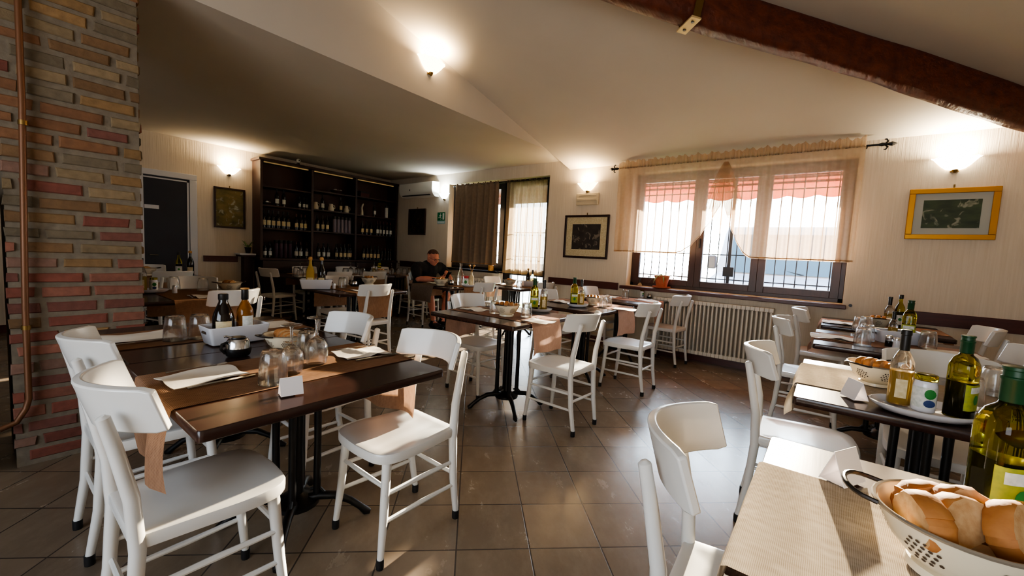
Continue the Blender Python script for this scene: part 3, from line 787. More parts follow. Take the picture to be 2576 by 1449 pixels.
def make_sconce(col, strength, watts):
    """half-bowl glass wall lamp on a short bracket; local -Y points into the room"""
    t = empty('wall_sconce')
    g = mat('lit_frosted_glass_%d' % len(PROTO), (240,225,190), .5, emit=(col, strength))
    mb = MB(); prof = [(.022, -.105), (.07, -.09), (.105, -.06), (.135, -.025), (.162, .008), (.18, .018)]
    n = 18; rings = []
    for r, z in prof: rings.append([(r*math.cos(math.pi+math.pi*i/n), .62*r*math.sin(math.pi+math.pi*i/n)-.012, z+.006*math.sin(i*1.9)*(r > .12)) for i in range(n+1)])
    mb.loft(rings, False, close=False)
    mb.build('glass_shade', g, t, smooth=70)
    MB().lathe([(.012, -.13), (.022, -.115), (.026, -.1), (.012, -.095)], 12, (0, -.025, 0)).bar((-.03, -.012, -.12), (.03, 0, -.06)).build('bracket', M['brass'], t)
    MB().ball((0, -.05, -.02), (.022, .022, .03), 10, 8).build('bulb', mat('bulb_%d' % len(PROTO), (255,240,210), .5, emit=(col, strength*2)), t)
    li = bpy.data.lights.new('sconce_light', 'AREA'); li.shape = 'DISK'; li.size = .12; li.energy = watts; li.color = col
    lo = bpy.data.objects.new('sconce_light', li); COL.objects.link(lo); lo.parent = t; lo.location = (0, -.075, .035); lo.rotation_euler = (R(172), 0, 0)
    return t
# ================================================================ TABLES, CHAIRS AND WHAT STANDS ON THEM
TN = dict(T1='front left table', B='second left table', T2='centre table', T3='table right of centre', T4='table under the potted plant',
          M="seated man's table", W='table by the curtained window', L1='table beside the brick pillar', L2='table by the dark door',
          C='table with two corked bottles', D1='left wine shelf table', D2='middle wine shelf table', D3='right wine shelf table',
          R1='nearest right table', R2='second right table', R3='third right table', R4='farthest right table')
T = dict(T1=(.815, 1.80, 0, .08, .12), B=(.83, 2.725, 0, .1, .2), T2=(2.86, 2.265, 0, -.08, -.13), T3=(4.16, 2.2, 0, -.1, -.08), T4=(5.37, 2.2, 0, 0, 0),
         M=(4.57, 4.74, 0, .1, .05), W=(5.53, 4.18, 45, 0, 0), L1=(1.25, 4.8, 0, 0, 0), L2=(1.5, 7.3, 45, 0, 0), C=(2.88, 4.7, 45, 0, 0),
         D1=(3.54, 7.1, 0, 0, 0), D2=(4.47, 7.1, 45, 0, 0), D3=(5.4, 7.1, 45, 0, 0),
         R1=(1.06, -.36, 45, 0, 0), R2=(2.53, -.385, 45, 0, 0), R3=(4.13, -.41, 45, 0, 0), R4=(5.45, -.44, 45, 0, 0))
TL = dict(T1='dark wood table at the front left with a brown runner and white folded card', B='dark wood table pushed against the back of the front left table',
          T2='dark wood table in the centre aisle with bread colander', T3='dark wood table right of the centre table with two oil bottles',
          T4='dark wood table beneath the potted plant on the window sill', M='dark wood table where the man with a phone sits',
          W='dark wood table in front of the sheer curtained glazed door', L1='dark wood table just right of the brick pillar',
          L2='dark wood table in front of the dark grey door', C='dark wood table carrying two tall corked bottles',
          D1='leftmost dark table below the wine shelf', D2='middle dark table below the wine shelf', D3='rightmost dark table below the wine shelf',
          R1='dark wood table nearest the camera on the right', R2='second dark wood table on the right with white oval dish of bottles',
          R3='third dark wood table on the right with brown shaker', R4='farthest right hand table against the window wall')
for k, (x, y, rz, ox, oy) in T.items():
    t = make('table'); put(t, (x, y, 0), 0, TL[k], 'table', 'dining tables')   # rz turns only the pedestal
    for ch in t.children:
        if not ch.name.startswith('tabletop'): ch.location.x, ch.location.y = ox, oy; ch.rotation_euler.z = R(rz)

def runner(k, along, off, w=.46, d0=.26, d1=.26, mk='runner', label=None, seed=0, ext=0):
    x, y, rz, _, _ = T[k]
    o = make_runner(d0, d1, TT, w, mk, seed)
    a = 0 if along == 'x' else math.pi/2
    px, py = (x, y+off) if along == 'x' else (x+off, y)
    return put(o, (px, py, TZ+.0005), a, label, 'table runner', 'table runners')
runner('T1', 'x', 0.0, .47, .26, .3, 'runner', 'brown woven runner on the front left table nearest the camera', 1)
runner('B', 'x', .05, .46, .26, .24, 'runner', 'brown woven runner on the second left table', 2)
runner('T2', 'y', -.03, .42, .25, .26, 'runner_pink', 'rosy brown runner hanging off the centre table', 3)
runner('T3', 'y', .17, .42, .28, .26, 'runner_pink', 'pale rose runner draped over the table right of centre', 4)
runner('T4', 'y', .05, .44, .28, .26, 'runner_pink', 'pale rose runner on the table under the potted plant', 5)
runner('M', 'y', .05, .45, .24, .22, 'runner', "brown runner hanging from the seated man's table", 6)
runner('M', 'x', .12, .5, .24, .1, 'runner_dark', "grey brown runner hanging in front of the seated man's lap", 7).location.z += .004
runner('W', 'y', .05, .44, .2, .22, 'runner', 'brown runner on the table by the curtained window', 8)
runner('L1', 'y', 0, .5, .3, .26, 'runner', 'brown runner on the table right of the brick pillar', 9)
runner('L2', 'y', 0, .46, .2, .2, 'runner', 'brown runner on the table by the dark door', 10)
runner('C', 'y', -.02, .48, .3, .26, 'runner', 'brown runner on the table with two corked bottles', 11)
runner('D1', 'y', 0, .44, .26, .2, 'runner', 'brown runner on the left table below the wine shelf', 12)
runner('D2', 'y', 0, .44, .26, .2, 'runner', 'brown runner on the middle table below the wine shelf', 13)
runner('D3', 'y', 0, .44, .26, .2, 'runner', 'brown runner on the right table below the wine shelf', 14)
runner('R1', 'y', -.02, .5, .26, .30, 'runner_grey', 'beige woven runner on the nearest right table, hem hanging forward', 15)
runner('R2', 'y', .05, .52, .26, .16, 'runner_grey', 'beige woven runner on the second right table', 16)
runner('R3', 'y', 0, .46, .22, .1, 'runner_pink', 'rose beige runner on the third right table', 17)
runner('R4', 'y', 0, .46, .22, .1, 'runner_pink', 'rose beige runner on the right table at the window wall', 18)

CH = [  # x, y, facing (deg, 0 = towards the shelf wall), label
 (.44, 1.655, -90, 'white wooden chair at front left, nearest the camera, facing the front left table'),
 (.47, 2.42, -90, 'white wooden chair beside the brick pillar, second from the left front'),
 (1.195, 1.55, 88, 'white wooden chair on the right side of the front left table, full seat in view'),
 (1.2, 2.28, 90, 'white wooden chair on the right side of the second left table'),
 (2.845, 1.635, -3, 'white wooden chair with its back to the camera at the centre table'),
 (2.93, 2.63, 178, 'white wooden chair tucked under the far side of the centre table'),
 (4.13, 1.59, -1, 'white wooden chair with its back to the camera at the table right of centre'),
 (4.27, 2.575, 178, 'white wooden chair at the far side of the table right of centre'),
 (5.56, 1.655, -8, 'white wooden chair in front of the radiator, back to the camera'),
 (5.45, 2.575, 180, 'white wooden chair at far side of the table under the potted plant'),
 (4.84, 5.68, 180, 'white wooden chair on which the man sits'),
 (4.45, 4.06, 0, "white wooden chair with back to camera at the near side of the seated man's table"),
 (5.58, 4.58, 180, 'white wooden chair at far side of the table by the curtained window'),
 (5.52, 3.72, 0, 'white wooden chair at near side of the table by the curtained window'),
 (1.30, 4.18, 16, 'white wooden chair behind the dark balsamic bottle, near side of the pillar table'),
 (1.40, 5.25, 176, 'white wooden chair at far side of the table right of the brick pillar'),
 (1.45, 6.62, 14, 'white wooden chair at near side of the table by the dark door'),
 (1.50, 7.72, 180, 'white wooden chair against the dark grey door'),
 (2.78, 4.27, 3, 'white wooden chair with back to camera at the corked bottle table'),
 (2.92, 5.12, 180, 'white wooden chair at far side of the corked bottle table'),
 (3.02, 7.2, -76, 'white wooden chair at left end of the tables below the wine shelf'),
 (3.68, 7.5, 180, 'white wooden chair against the left third of the wine shelf'),
 (4.50, 7.5, 178, 'white wooden chair against the middle of the wine shelf'),
 (5.30, 7.5, 182, 'white wooden chair against the right third of the wine shelf'),
 (3.57, 6.42, 3, 'white wooden chair at near side of the left table below the wine shelf'),
 (4.24, 6.42, -4, 'white wooden chair at near side of the middle table below the wine shelf'),
 (5.27, 6.50, 0, 'white wooden chair half hidden left of the seated man'),
 (1.15, .07, 183, 'white wooden chair nearest the camera at the right hand row'),
 (2.56, .045, 184, 'white wooden chair with large seat showing at the second right table'),
 (4.20, .07, 182, 'white wooden chair at the left side of the third right table'),
 (5.36, .0, 181, 'white wooden chair below the right end of the window sill'),
 (2.92, -.5, 92, 'white wooden chair facing the camera between second and third right tables'),
 (3.93, -.82, 0, 'white wooden chair at the right edge of the photo by the third right table'),
 (5.12, -.9, 4, 'white wooden chair at the far right, beyond the bottles'),
]
for x, y, a, lb in CH: put(make('chair'), (x, y, 0), R(a), lb, 'chair', 'white dining chairs')

# ---------------------------------------------------------------- tableware
ZR = TZ+.005
def tz(px, py, z=ZR): p = at(px, py, z=z); return Vector((p.x, p.y, z))
def pos(p, z=ZR): return tz(*p) if p[0] > 12 else Vector((p[0], p[1], z))
ns = [0]
def napkin(p, rz, k, where, fold=0, cut=True, sc=1, side=1):
    ns[0] += 1
    o = make_napkin(ns[0], fold); c = pos(p)
    put(o, c, R(rz), f'white paper napkin {where} of the {TN[k]}', 'napkin', 'paper napkins', sc)
    if cut:
        a = R(rz); ux, uy = Vector((math.cos(a), math.sin(a), 0)), Vector((-math.sin(a), math.cos(a), 0))
        put(make('knife'), c-uy*.136*sc*side+ux*.02, R(rz+2), f'knife beside the napkin {where} of the {TN[k]}', 'knife', 'table knives')
        put(make('fork'), c+uy*.136*sc*side+ux*.02, R(rz-3), f'fork beside the napkin {where} of the {TN[k]}', 'fork', 'table forks')
tb = [0]
def tumbler(p, k, where, sc=1):
    sc *= 1.15
    put(make('tumbler'), pos(p), rnd.uniform(0, 3), f'upturned clear tumbler {where} on the {TN[k]}', 'glass', 'water tumblers', sc)
def goblet(p, k, where, sc=1):
    sc *= 1.14
    put(make('goblet'), pos(p), rnd.uniform(0, 3), f'upturned stemmed glass {where} on the {TN[k]}', 'glass', 'wine glasses', sc)
def colander(p, k, n=4, rz=0, sc=1, desc='cream enamel colander of bread', pose=None):
    c = pos(p); put(make('colander'), c, R(rz), f'{desc} on the {TN[k]}', 'bread basket', 'bread colanders', sc)
    if k == 'R1': return c
    r = random.Random(int(c.x*1000+c.y*77)); A = R(rz)+1.57+r.uniform(-.4, .4)
    for i in range(n):
        q = (i-(n-1)/2)*.041*sc; f = .92-.12*abs(i-(n-1)/2)
        put(make('bread', i % 3), c+Vector((q*math.cos(A), q*math.sin(A), (.082+.010*f)*sc)), A-1.57, f'brown bread slices standing in the colander on the {TN[k]}', 'bread', f'bread on the {TN[k]}', sc*f,
            tilt=(R(r.uniform(82, 88)), 0))
    return c
def bottle(kind, p, k, lb, rz=-100, sc=1, z=ZR, group=None):
    c = pos(p, z); return put(make(*kind) if isinstance(kind, tuple) else make(kind), c, R(rz), lb, 'bottle', 'table bottles', sc)

# --- front left table and the one behind it
napkin((.515, 1.87), 3, 'T1', 'at the left end', 0, sc=.9)
napkin((1.15, 1.80), -6, 'T1', 'at the right end', 1, sc=.85)
tumbler((687, 962), 'T1', 'frontmost, left of centre', 1.08)
goblet((733, 938), 'T1', 'behind the front tumbler', 1.0)
goblet((796, 914), 'T1', 'right of centre', 1.04)
tumbler((772, 896), 'T1', 'behind the right wine glass', 1.05)
put(make('card'), tz(732, 990), R(-12), 'small folded white card at the near edge of the front left table', 'card', 'folded table cards', .8)
c = tz(592, 858, TZ+.0055); c.x, c.y = c.x+.0, c.y
put(make('caddy'), (c.x, c.y, TZ+.0055), R(2), 'white oblong ceramic caddy holding bottles on the front left table', 'caddy', 'ceramic caddies', (1.2, 1.45, 1.2))
cad = c
bottle('flask_bottle', (c.x-.05, c.y+.01), 'T1', 'dark wide balsamic bottle in the white caddy on the front left table', -105, 1.13, TZ+.0185)
bottle('amber_bottle', (c.x+.05, c.y+.012), 'T1', 'amber oil bottle in the white caddy on the front left table', -80, 1.2, TZ+.0185)
put(make('sugar'), tz(599, 893, TZ+.0055), R(8), 'steel sugar pot in a black base on the front left table', 'pot', 'sugar pots', 1.3)
colander((718, 884), 'T1', 5, 8, .88)
ns[0] += 1; put(make_napkin(ns[0], 0), (.50, 2.82, ZR), R(4), 'white paper napkin at left end of the second left table', 'napkin', 'paper napkins')
put(make('knife'), (.46, 2.665, ZR), R(6), 'knife beside the napkin on the second left table', 'knife', 'table knives')
ns[0] += 1; put(make_napkin(ns[0], 0), (1.12, 2.80, ZR), R(-3), 'white paper napkin at right end of the second left table', 'napkin', 'paper napkins')
put(make('fork'), (1.1, 2.92, ZR), R(3), 'steel fork beside the right napkin of the second left table', 'fork', 'table forks')
tumbler((441, 855), 'B', 'leftmost of two, left of the caddy', 1.1); tumbler((503, 850), 'B', 'next to the white caddy', 1.1)

# --- centre table
colander((1274, 795), 'T2', 5, 10, 1.0)
napkin((1196, 779), 88, 'T2', 'at the far end', 1, sc=.85); napkin((1357, 809), 92, 'T2', 'at the near end', 0, sc=.82)
tumbler((1244, 788), 'T2', 'left of the colander', 1.0); tumbler((1324, 797), 'T2', 'right of the colander', 1.05)
c = pos((1357, 783), TZ+.0055); put(make('tray'), c, R(-50), 'oval white dish under the two bottles of the centre table', 'dish', 'oval dishes', (1.16, 1.42, 1))
bottle('oil_bottle', (c.x-.055, c.y+.03), 'T2', 'green olive oil bottle in the dish on the centre table', -140, 1.0, TZ+.0155)
bottle('vinegar_bottle', (c.x+.04, c.y-.015), 'T2', 'golden vinegar bottle in the dish on the centre table', -140, 1.02, TZ+.0155)
# --- table right of centre
c = pos((1453, 771), TZ+.0055); put(make('tray'), c, R(-40), 'oval white dish under the bottles right of centre', 'dish', 'oval dishes', (1.16, 1.42, 1))
bottle('oil_bottle', (c.x-.04, c.y+.03), 'T3', 'green olive oil bottle on the table right of centre', -140, 1, TZ+.0155)
bottle('vinegar_bottle', (c.x+.045, c.y-.01), 'T3', 'bright yellow vinegar bottle on the table right of centre', -140, 1, TZ+.0155)
colander((1492, 767), 'T3', 4, 20, .92)
tumbler((1517, 772), 'T3', 'beside the colander, left one', 1); tumbler((1529, 769), 'T3', 'beside the colander, right one', 1)
napkin((1412, 759), 88, 'T3', 'at the far end', 1, sc=.85); napkin((1573, 779), 92, 'T3', 'at the near end', 0, sc=.85)
# --- window table
bottle('vinegar_bottle', tz(1607, 744)[:2], 'T4', 'clear vinegar bottle on the table under the potted plant', -140, 1)
bottle('round_oil_bottle', tz(1629, 742)[:2], 'T4', 'green oil bottle on the table under the potted plant', -140, .95)
put(make('jar'), tz(1614, 748), R(-130), 'small white labelled jar before the bottles under the potted plant', 'jar', 'condiment jars', .9)
tumbler((1573, 750), 'T4', 'left of the bottles', 1.05); put(make('sugar'), tz(1633, 750), R(0), 'steel sugar pot on the table under the potted plant', 'pot', 'sugar pots', .9)
napkin((5.4, 2.45), 88, 'T4', 'at the far end', 1); napkin((5.45, 1.9), 92, 'T4', 'at the near end', 0)
# --- the man's table
colander((1108, 719), 'M', 3, 0, 1.0)
put(make('sugar'), tz(1134, 717), R(0), "steel sugar pot beside the colander on the seated man's table", 'pot', 'sugar pots', 1.1)
def make_carafe():
    t = empty('water_carafe')
    bottle_body([(.04, 0), (.045, .004), (.045, .13), (.04, .16), (.026, .2), (.017, .24), (.017, .3), (.022, .31)], M['glass'], t, 18, 'body')
    bottle_body([(.04, .004), (.042, .008), (.042, .1), (.03, .102)], M['glass'], t, 18, 'water')
    return t
put(make('carafe'), tz(1158, 718), 0, "clear glass water bottle on the seated man's table", 'bottle', 'table bottles', 1.1)
c = tz(1180, 721, TZ+.0055); put(make('tray'), c, R(-40), "oval white dish at the right of the seated man's table", 'dish', 'oval dishes', (1.22, 1.50, 1))
def make_packet():
    t = empty('sauce_packet')
    MB().bar((-.032, -.02, 0), (.032, .02, .1)).build('packet_body', M['label_white'], t, smooth=0, bevel=.004)
    MB().bar((-.033, -.021, .1), (.033, .021, .135)).build('packet_top', mat('red_print', (190,50,52), .6), t, smooth=0, bevel=.004)
    MB().ball((-.002, -.021, .05), (.02, .002, .024), 8, 6).build('packet_print', M['leaf_mark'], t)
    return t
put(make('packet'), (c.x-.04, c.y+.03, TZ+.0155), R(-55), "red topped white packet on the seated man's table", 'packet', None, 1.1)
def make_pump():
    t = empty('drop_bottle')
    bottle_body([(.03, 0), (.033, .004), (.033, .12), (.026, .14), (.014, .155), (.013, .185)], M['label'], t, 16, 'body')
    for s in (-1, 1):
        MB().tube([(0, 0, .18), (s*.015, 0, .23), (s*.03, 0, .27)], .004, 6).ball((s*.031, 0, .28), .016, 8, 6).build('stopper_stem', M['cork'], t)
    return t
put(make('pump'), (c.x+.035, c.y-.01, TZ+.0155), R(-40), "cream bottle with two ball tipped stems on the seated man's table", 'bottle', 'table bottles', 1.1)
ns[0] += 1; put(make_napkin(ns[0], 0), (4.50, 5.0, ZR+.004), R(80), "white paper napkin in front of the seated man", 'napkin', 'paper napkins', .9)
# --- curtained window table
colander((1282, 719), 'W', 3, 0, 1.0); tumbler((1306, 726), 'W', 'right of the colander', 1.1)
c = tz(1332, 720, TZ+.0055); put(make('caddy'), c, R(-35), 'white ceramic caddy on the table by the curtained window', 'caddy', 'ceramic caddies', (1.2, 1.46, 1.2))
bottle(('cork_bottle', 'balsamic'), (c.x-.03, c.y+.02), 'W', 'dark slim bottle in the caddy by the curtained window', -130, .95, TZ+.0185)
bottle('vinegar_bottle', (c.x+.045, c.y-.02), 'W', 'clear bottle in the caddy by the curtained window', -130, .95, TZ+.0185)
ns[0] += 1; put(make_napkin(ns[0], 1), (5.56, 4.5, ZR), R(85), 'white paper napkin at far end of the table by the curtained window', 'napkin', 'paper napkins')
# --- pillar table
colander((577, 735), 'L1', 3, 10, 1.0); tumbler((438, 727), 'L1', 'left one before the white chair', 1.1); tumbler((511, 730), 'L1', 'middle one near the colander', 1.1)
c = tz(380, 735, TZ+.0055); put(make('tray'), c, R(0), 'oval white dish at the pillar edge on the table right of the pillar', 'dish', 'oval dishes', (1.34, 1.65, 1))
put(make('jar'), (c.x+.02, c.y, TZ+.0155), R(-100), 'white labelled jar in the dish right of the pillar', 'jar', 'condiment jars', 1.1)
put(make('shaker', 'blue'), (c.x+.14, c.y-.16, TZ+.0055), 0, 'small white shaker in the dish right of the pillar', 'shaker', 'shakers', 1.0)
bottle('vinegar_bottle', (c.x-.065, c.y), 'L1', 'clear bottle half hidden by the brick pillar', -100, 1.1, TZ+.0155)
napkin((1.28, 4.5), 88, 'L1', 'at the near end', 1, sc=.9)
# --- door table
bottle(('cork_bottle', 'balsamic'), (1.86, 7.25), 'L2', 'dark bottle with white stopper in front of the dark door', -110, 1.15)
bottle('round_oil_bottle', (1.74, 7.3), 'L2', 'green bottle left of the dark bottle at the dark door', -110, 1.05)
colander((1.38, 7.25), 'L2', 3, 0, 1.0)
# --- corked bottle table
c = tz(796, 726, TZ+.0055); put(make('caddy'), c, R(-30), 'white ceramic caddy under the two corked bottles', 'caddy', 'ceramic caddies', (1.5, 1.83, 1.5))
bottle(('cork_bottle', 'vinegar'), (c.x-.06, c.y+.03), 'C', 'tall golden bottle with cork, left of the two corked bottles', -120, 1.2, TZ+.0185)
bottle(('cork_bottle', 'balsamic'), (c.x+.05, c.y-.02), 'C', 'tall dark bottle with cork, right of the two corked bottles', -120, 1.2, TZ+.0185)
tumbler((861, 723), 'C', 'left of the sugar pot', 1.1); put(make('shaker', 'blue'), tz(840, 726), 0, 'small glass shaker on the corked bottle table', 'shaker', 'shakers', .9)
put(make('sugar'), tz(890, 720), R(-20), 'steel sugar pot on the corked bottle table', 'pot', 'sugar pots', 1.15)
colander((928, 716), 'C', 3, 20, 1.0); napkin((2.83, 4.42), 92, 'C', 'at the near end', 0, sc=.9)
# --- tables below the wine shelf
tumbler((746, 692), 'D1', 'leftmost of two', 1.2); tumbler((768, 691), 'D1', 'beside the left one', 1.2)
goblet((755, 697), 'D1', 'left of the pair', 1.15); goblet((777, 692), 'D1', 'right of the pair', 1.15)
ns[0] += 1; put(make_napkin(ns[0], 0), (3.2, 6.76, ZR), R(5), 'white napkin at left table below the wine shelf', 'napkin', 'paper napkins', .65)
ns[0] += 1; put(make_napkin(ns[0], 0), (4.2, 6.78, ZR), R(5), 'white napkin at middle table below the wine shelf', 'napkin', 'paper napkins', .65)
goblet((882, 690), 'D2', 'left of the pair', 1.15); goblet((899, 690), 'D2', 'right of the pair', 1.15); tumbler((869, 694), 'D2', 'left end', 1.2); tumbler((912, 693), 'D2', 'near the bottles', 1.2)
bottle('oil_bottle', (4.9, 7.12), 'D2', 'green oil bottle on the middle table below the wine shelf', -120, 1)
bottle('vinegar_bottle', (4.8, 7.15), 'D2', 'pale bottle left of the oil on the middle shelf table', -120, .9)
colander((958, 692), 'D3', 3, 10, 1.0)
goblet((985, 690), 'D3', 'left of the pair', 1.15); goblet((1002, 690), 'D3', 'right of the pair', 1.15)
tumbler((5.3, 6.84), 'D3', 'left of three at the end', 1.15); tumbler((5.47, 6.88), 'D3', 'middle of three at the end', 1.15); tumbler((5.62, 6.93), 'D3', 'right before the goblets', 1.15)
put(make('jar'), (5.72, 7.0, TZ+.0055), R(-120), 'white pot at right end of the tables below the wine shelf', 'pot', None, 1.2)

# --- nearest right table
c = colander((2402, 1452), 'R1', 0, 82, 1.08)
for i, (dx, dy, dz, rz, tx, ty) in enumerate([(-.045, .055, .104, 20, 84, 6), (-.02, .012, .108, -40, 70, -14), (.03, -.01, .106, -62, 68, 20), (.0, -.058, .112, -20, 64, -24), (.05, .035, .094, -60, 80, 4)]):
    put(make('bread', i % 3), c+Vector((dx, dy, dz)), R(rz), 'thick bread chunks heaped in the nearest colander', 'bread', 'bread in the nearest colander', 1.12, tilt=(R(tx), R(ty)))
put(make('card'), tz(2118, 1205, TZ+.0055), R(-28), 'folded white card on the nearest right table', 'card', 'folded table cards', 1.05)
c = tz(2500, 1330, TZ+.0155); put(make('tray'), (c.x, c.y+.01, TZ+.0055), R(80), 'oval white dish under the large green bottle at right', 'dish', 'oval dishes', (1.40, 1.72, 1))
bottle('oil_bottle', (c.x, c.y), 'R1', 'large green olive oil bottle at the right edge of the photo', -150, 1.12, TZ+.0185)
# --- second right table
colander((2200, 968), 'R2', 4, -40, 1.0)
put(make('card'), tz(2148, 1000, TZ+.0055), R(-150), 'folded white card on the second right table', 'card', 'folded table cards', 1.0)
c = tz(2322, 1040, TZ+.0055); put(make('tray'), c, R(-75), 'oval white dish of bottles on the second right table', 'dish', 'oval dishes', (1.59, 1.95, 1))
bottle('vinegar_bottle', (c.x+.03, c.y+.07), 'R2', 'clear bottle half full of yellow vinegar on the second right table', 180, 1.05, TZ+.0185)
bottle('oil_bottle', (c.x-.0, c.y-.09), 'R2', 'tall green olive oil bottle in the dish on the second right table', -120, 1.0, TZ+.0185)
put(make('jar'), (c.x-.01, c.y+.005, TZ+.0185), R(190), 'squat white labelled jar between the bottles on the second right table', 'jar', 'condiment jars', 1.2)
tumbler((2430, 1022), 'R2', 'left one right of the green bottle', 1.1); tumbler((2496, 992), 'R2', 'right one right of the green bottle', 1.1)
# --- third right table
napkin((2092, 850), 92, 'R3', 'at the left end', 1)
napkin((4.05, -.72), 92, 'R3', 'at the right end', 0, cut=False)
tumbler((2168, 868), 'R3', 'left of three', 1.1); tumbler((2178, 856), 'R3', 'middle of three', 1.1); tumbler((2332, 876), 'R3', 'right of the caddy', 1.1)
c = tz(2255, 862, TZ+.0055); put(make('caddy'), c, R(-70), 'white ceramic caddy on the third right table', 'caddy', 'ceramic caddies', (1.25, 1.52, 1.25))
bottle('vinegar_bottle', (c.x+.0, c.y+.03), 'R3', 'pale bottle in the caddy on the third right table', 190, .8, TZ+.0185)
bottle('oil_bottle', (c.x+.0, c.y-.055), 'R3', 'dark green bottle in the caddy on the third right table', 175, 1.05, TZ+.0185)
put(make('shaker', 'brown'), tz(2235, 872, TZ+.0055), 0, 'brown spice shaker before the caddy on the third right table', 'shaker', 'shakers', 1.1)
put(make('shaker', 'blue'), tz(2254, 876, TZ+.0055), 0, 'blue and white shaker before the caddy on the third right table', 'shaker', 'shakers', 1.0)
# --- far right table
napkin((5.3, -.12), 92, 'R4', 'at the left end', 1)
tumbler((2160, 832), 'R4', 'left of two', 1.1); tumbler((2176, 832), 'R4', 'right of two', 1.1)
colander((2206, 826), 'R4', 3, 0, 1.0)
bottle('vinegar_bottle', tz(2232, 822)[:2], 'R4', 'clear bottle with black cap on the right table at the window wall', 180, 1.05)
bottle('round_oil_bottle', tz(2258, 824)[:2], 'R4', 'dark oil bottle on the right table at the window wall', 180, 1.05)
put(make('jar', 'label_white'), tz(2276, 830), R(180), 'white labelled jar on the right table at the window wall', 'jar', 'condiment jars', 1)

for o in list(COL.objects):                                       # things on the doubled runners of the man's table
    if o.parent is None and "seated man's table" in o.get('label', '') and o.get('category') in ('bread basket', 'bread', 'pot', 'bottle', 'dish', 'packet'): o.location.z += .005
# ================================================================ WINE SHELF
SX = [3.085, 3.985, 4.91, 5.93]; SYF, SYB = 8.0, YS-.002
t = empty('wine_shelf', (0, 0, 0)); tag(t, 'tall dark walnut shelf unit filled with wine bottles on the back wall', 'shelf')
for i, x in enumerate(SX):
    MB().bar((x-.022, SYF, 1.05), (x+.022, SYB, 2.76)).build('upright', M['shelfwood'], t, smooth=0, bevel=.003)
MB().bar((SX[0]-.05, SYF-.03, 2.76), (SX[3]+.03, SYB, 2.80)).build('cornice', M['shelfwood'], t, smooth=0, bevel=.004)
MB().bar((SX[0], SYB-.012, 1.05), (SX[3], SYB, 2.76)).build('back_panel', mat('shelf_back', (66,42,34), .6), t, smooth=0)
LV = {0: [2.33, 1.995, 1.59], 1: [2.385, 2.02, 1.6], 2: [2.40, 2.01, 1.6]}
for b in range(3):
    for z in LV[b]: MB().bar((SX[b]+.022, SYF+.01, z-.025), (SX[b+1]-.022, SYB-.012, z)).build('shelf_board', M['shelfwood'], t, smooth=0, bevel=.002)
MB().bar((SX[0]-.05, SYF-.06, 1.01), (SX[3]+.02, SYB, 1.05)).build('counter', M['shelfwood'], t, smooth=0, bevel=.004)
for b in range(3):
    d = MB().bar((SX[b]+.01, SYF-.03, .1), (SX[b+1]-.01, SYB, 1.005)).build('cupboard', M['darkwood'], t, smooth=0, bevel=.004)
    MB().ball((SX[b+1]-.08, SYF-.045, .62), .016, 10, 6).build('knob', M['brass'], d)
for b in range(3):
    MB().bar((SX[b]+.06, SYF+.05, 2.735), (SX[b+1]-.06, SYF+.075, 2.752)).build('light_strip', mat('dim_warm_strip_%d' % b, (200,160,90), .5, emit=((1,.7,.3), .1)), t, smooth=0)
# small side shelf with a plant
s = MB().bar((2.80, 8.1, 1.06), (3.03, YS-.002, 1.09)).bar((2.88, 8.2, 0), (3.03, YS-.002, 1.06)).build('side_cabinet', M['shelfwood'], smooth=0, bevel=.003)
tag(s, 'narrow dark cabinet with pale top at left of the wine shelf', 'cabinet')
MB().bar((2.78, 8.09, 1.09), (3.03, YS-.002, 1.115)).build('cabinet_top', M['paintwhite'], s, smooth=0)
def plant(name, loc, pot, r, h, n, L, lb, droop=.5, seed=1):
    t = empty(name, loc); tag(t, lb, 'plant'); q = random.Random(seed)
    MB().lathe([(r*.65, 0), (r*.72, .004), (r, h*.85), (r*1.08, h*.86), (r*1.08, h), (r*.95, h), (r*.9, h*.85), (.001, h*.84)], 20).build('pot', pot, t)
    mb = MB()
    for i in range(n):
        a = 6.28*i/n+q.uniform(-.3, .3); l = L*q.uniform(.7, 1.15); d = Vector((math.cos(a), math.sin(a), 0)); sd = Vector((-d.y, d.x, 0)); up = q.uniform(.6, 1.2)
        pts = [Vector((0, 0, h*.84))+d*(l*u*.9)+Vector((0, 0, l*(up*u-droop*1.6*u*u))) for u in (0, .2, .4, .6, .8, 1)]
        w = [.006, .012, .014, .012, .008, .001]
        b = len(mb.v)
        mb.add([p for k in range(6) for p in (pts[k]-sd*w[k], pts[k]+sd*w[k])], [(2*k, 2*k+1, 2*k+3, 2*k+2) for k in range(5)])
    mb.build('leaves', M['leaf'], t); return t
plant('potted_plant', (2.94, 8.2, 1.117), M['frame_black'], .05, .11, 9, .17, 'small dark potted plant on the narrow cabinet beside the wine shelf', .2, 4)

bx = lambda px, py=600: at(px, py, y=8.12).x
def row(pxs, z, kind, lab='label', grp='wine bottles on the shelf', lb='', y=8.1, sc=1):
    for p in pxs:
        o = make('wine_bottle', kind, lab); q = bx(600+p/4.528)
        b = min(range(3), key=lambda i: abs((SX[i]+SX[i+1])/2-q)); q = min(max(q, SX[b]+.062), SX[b+1]-.062)
        put(o, (q, y, z+.001), rnd.uniform(-.2, .2), lb, 'wine bottle', grp, sc)
def tubes(pxs, z, mk, grp, lb):
    for i, p in enumerate(pxs): put(make('tube_box', mk), (bx(600+(pxs[0]+pxs[-1])/2/4.528)+(i-(len(pxs)-1)/2)*.082-(.045 if mk == 'stripe' else 0), 8.12, z+.001), 0, lb, 'bottle tube', grp, (.88, .88, 1))
M['purple'] = mat('purple_tube', (84,48,66), .5, noise=((12,12,2),(48,32,46),2,3))
M['stripe'] = mat('striped_tube', (150,140,150), .5, noise=((40,40,.5),(44,40,60),1,6))
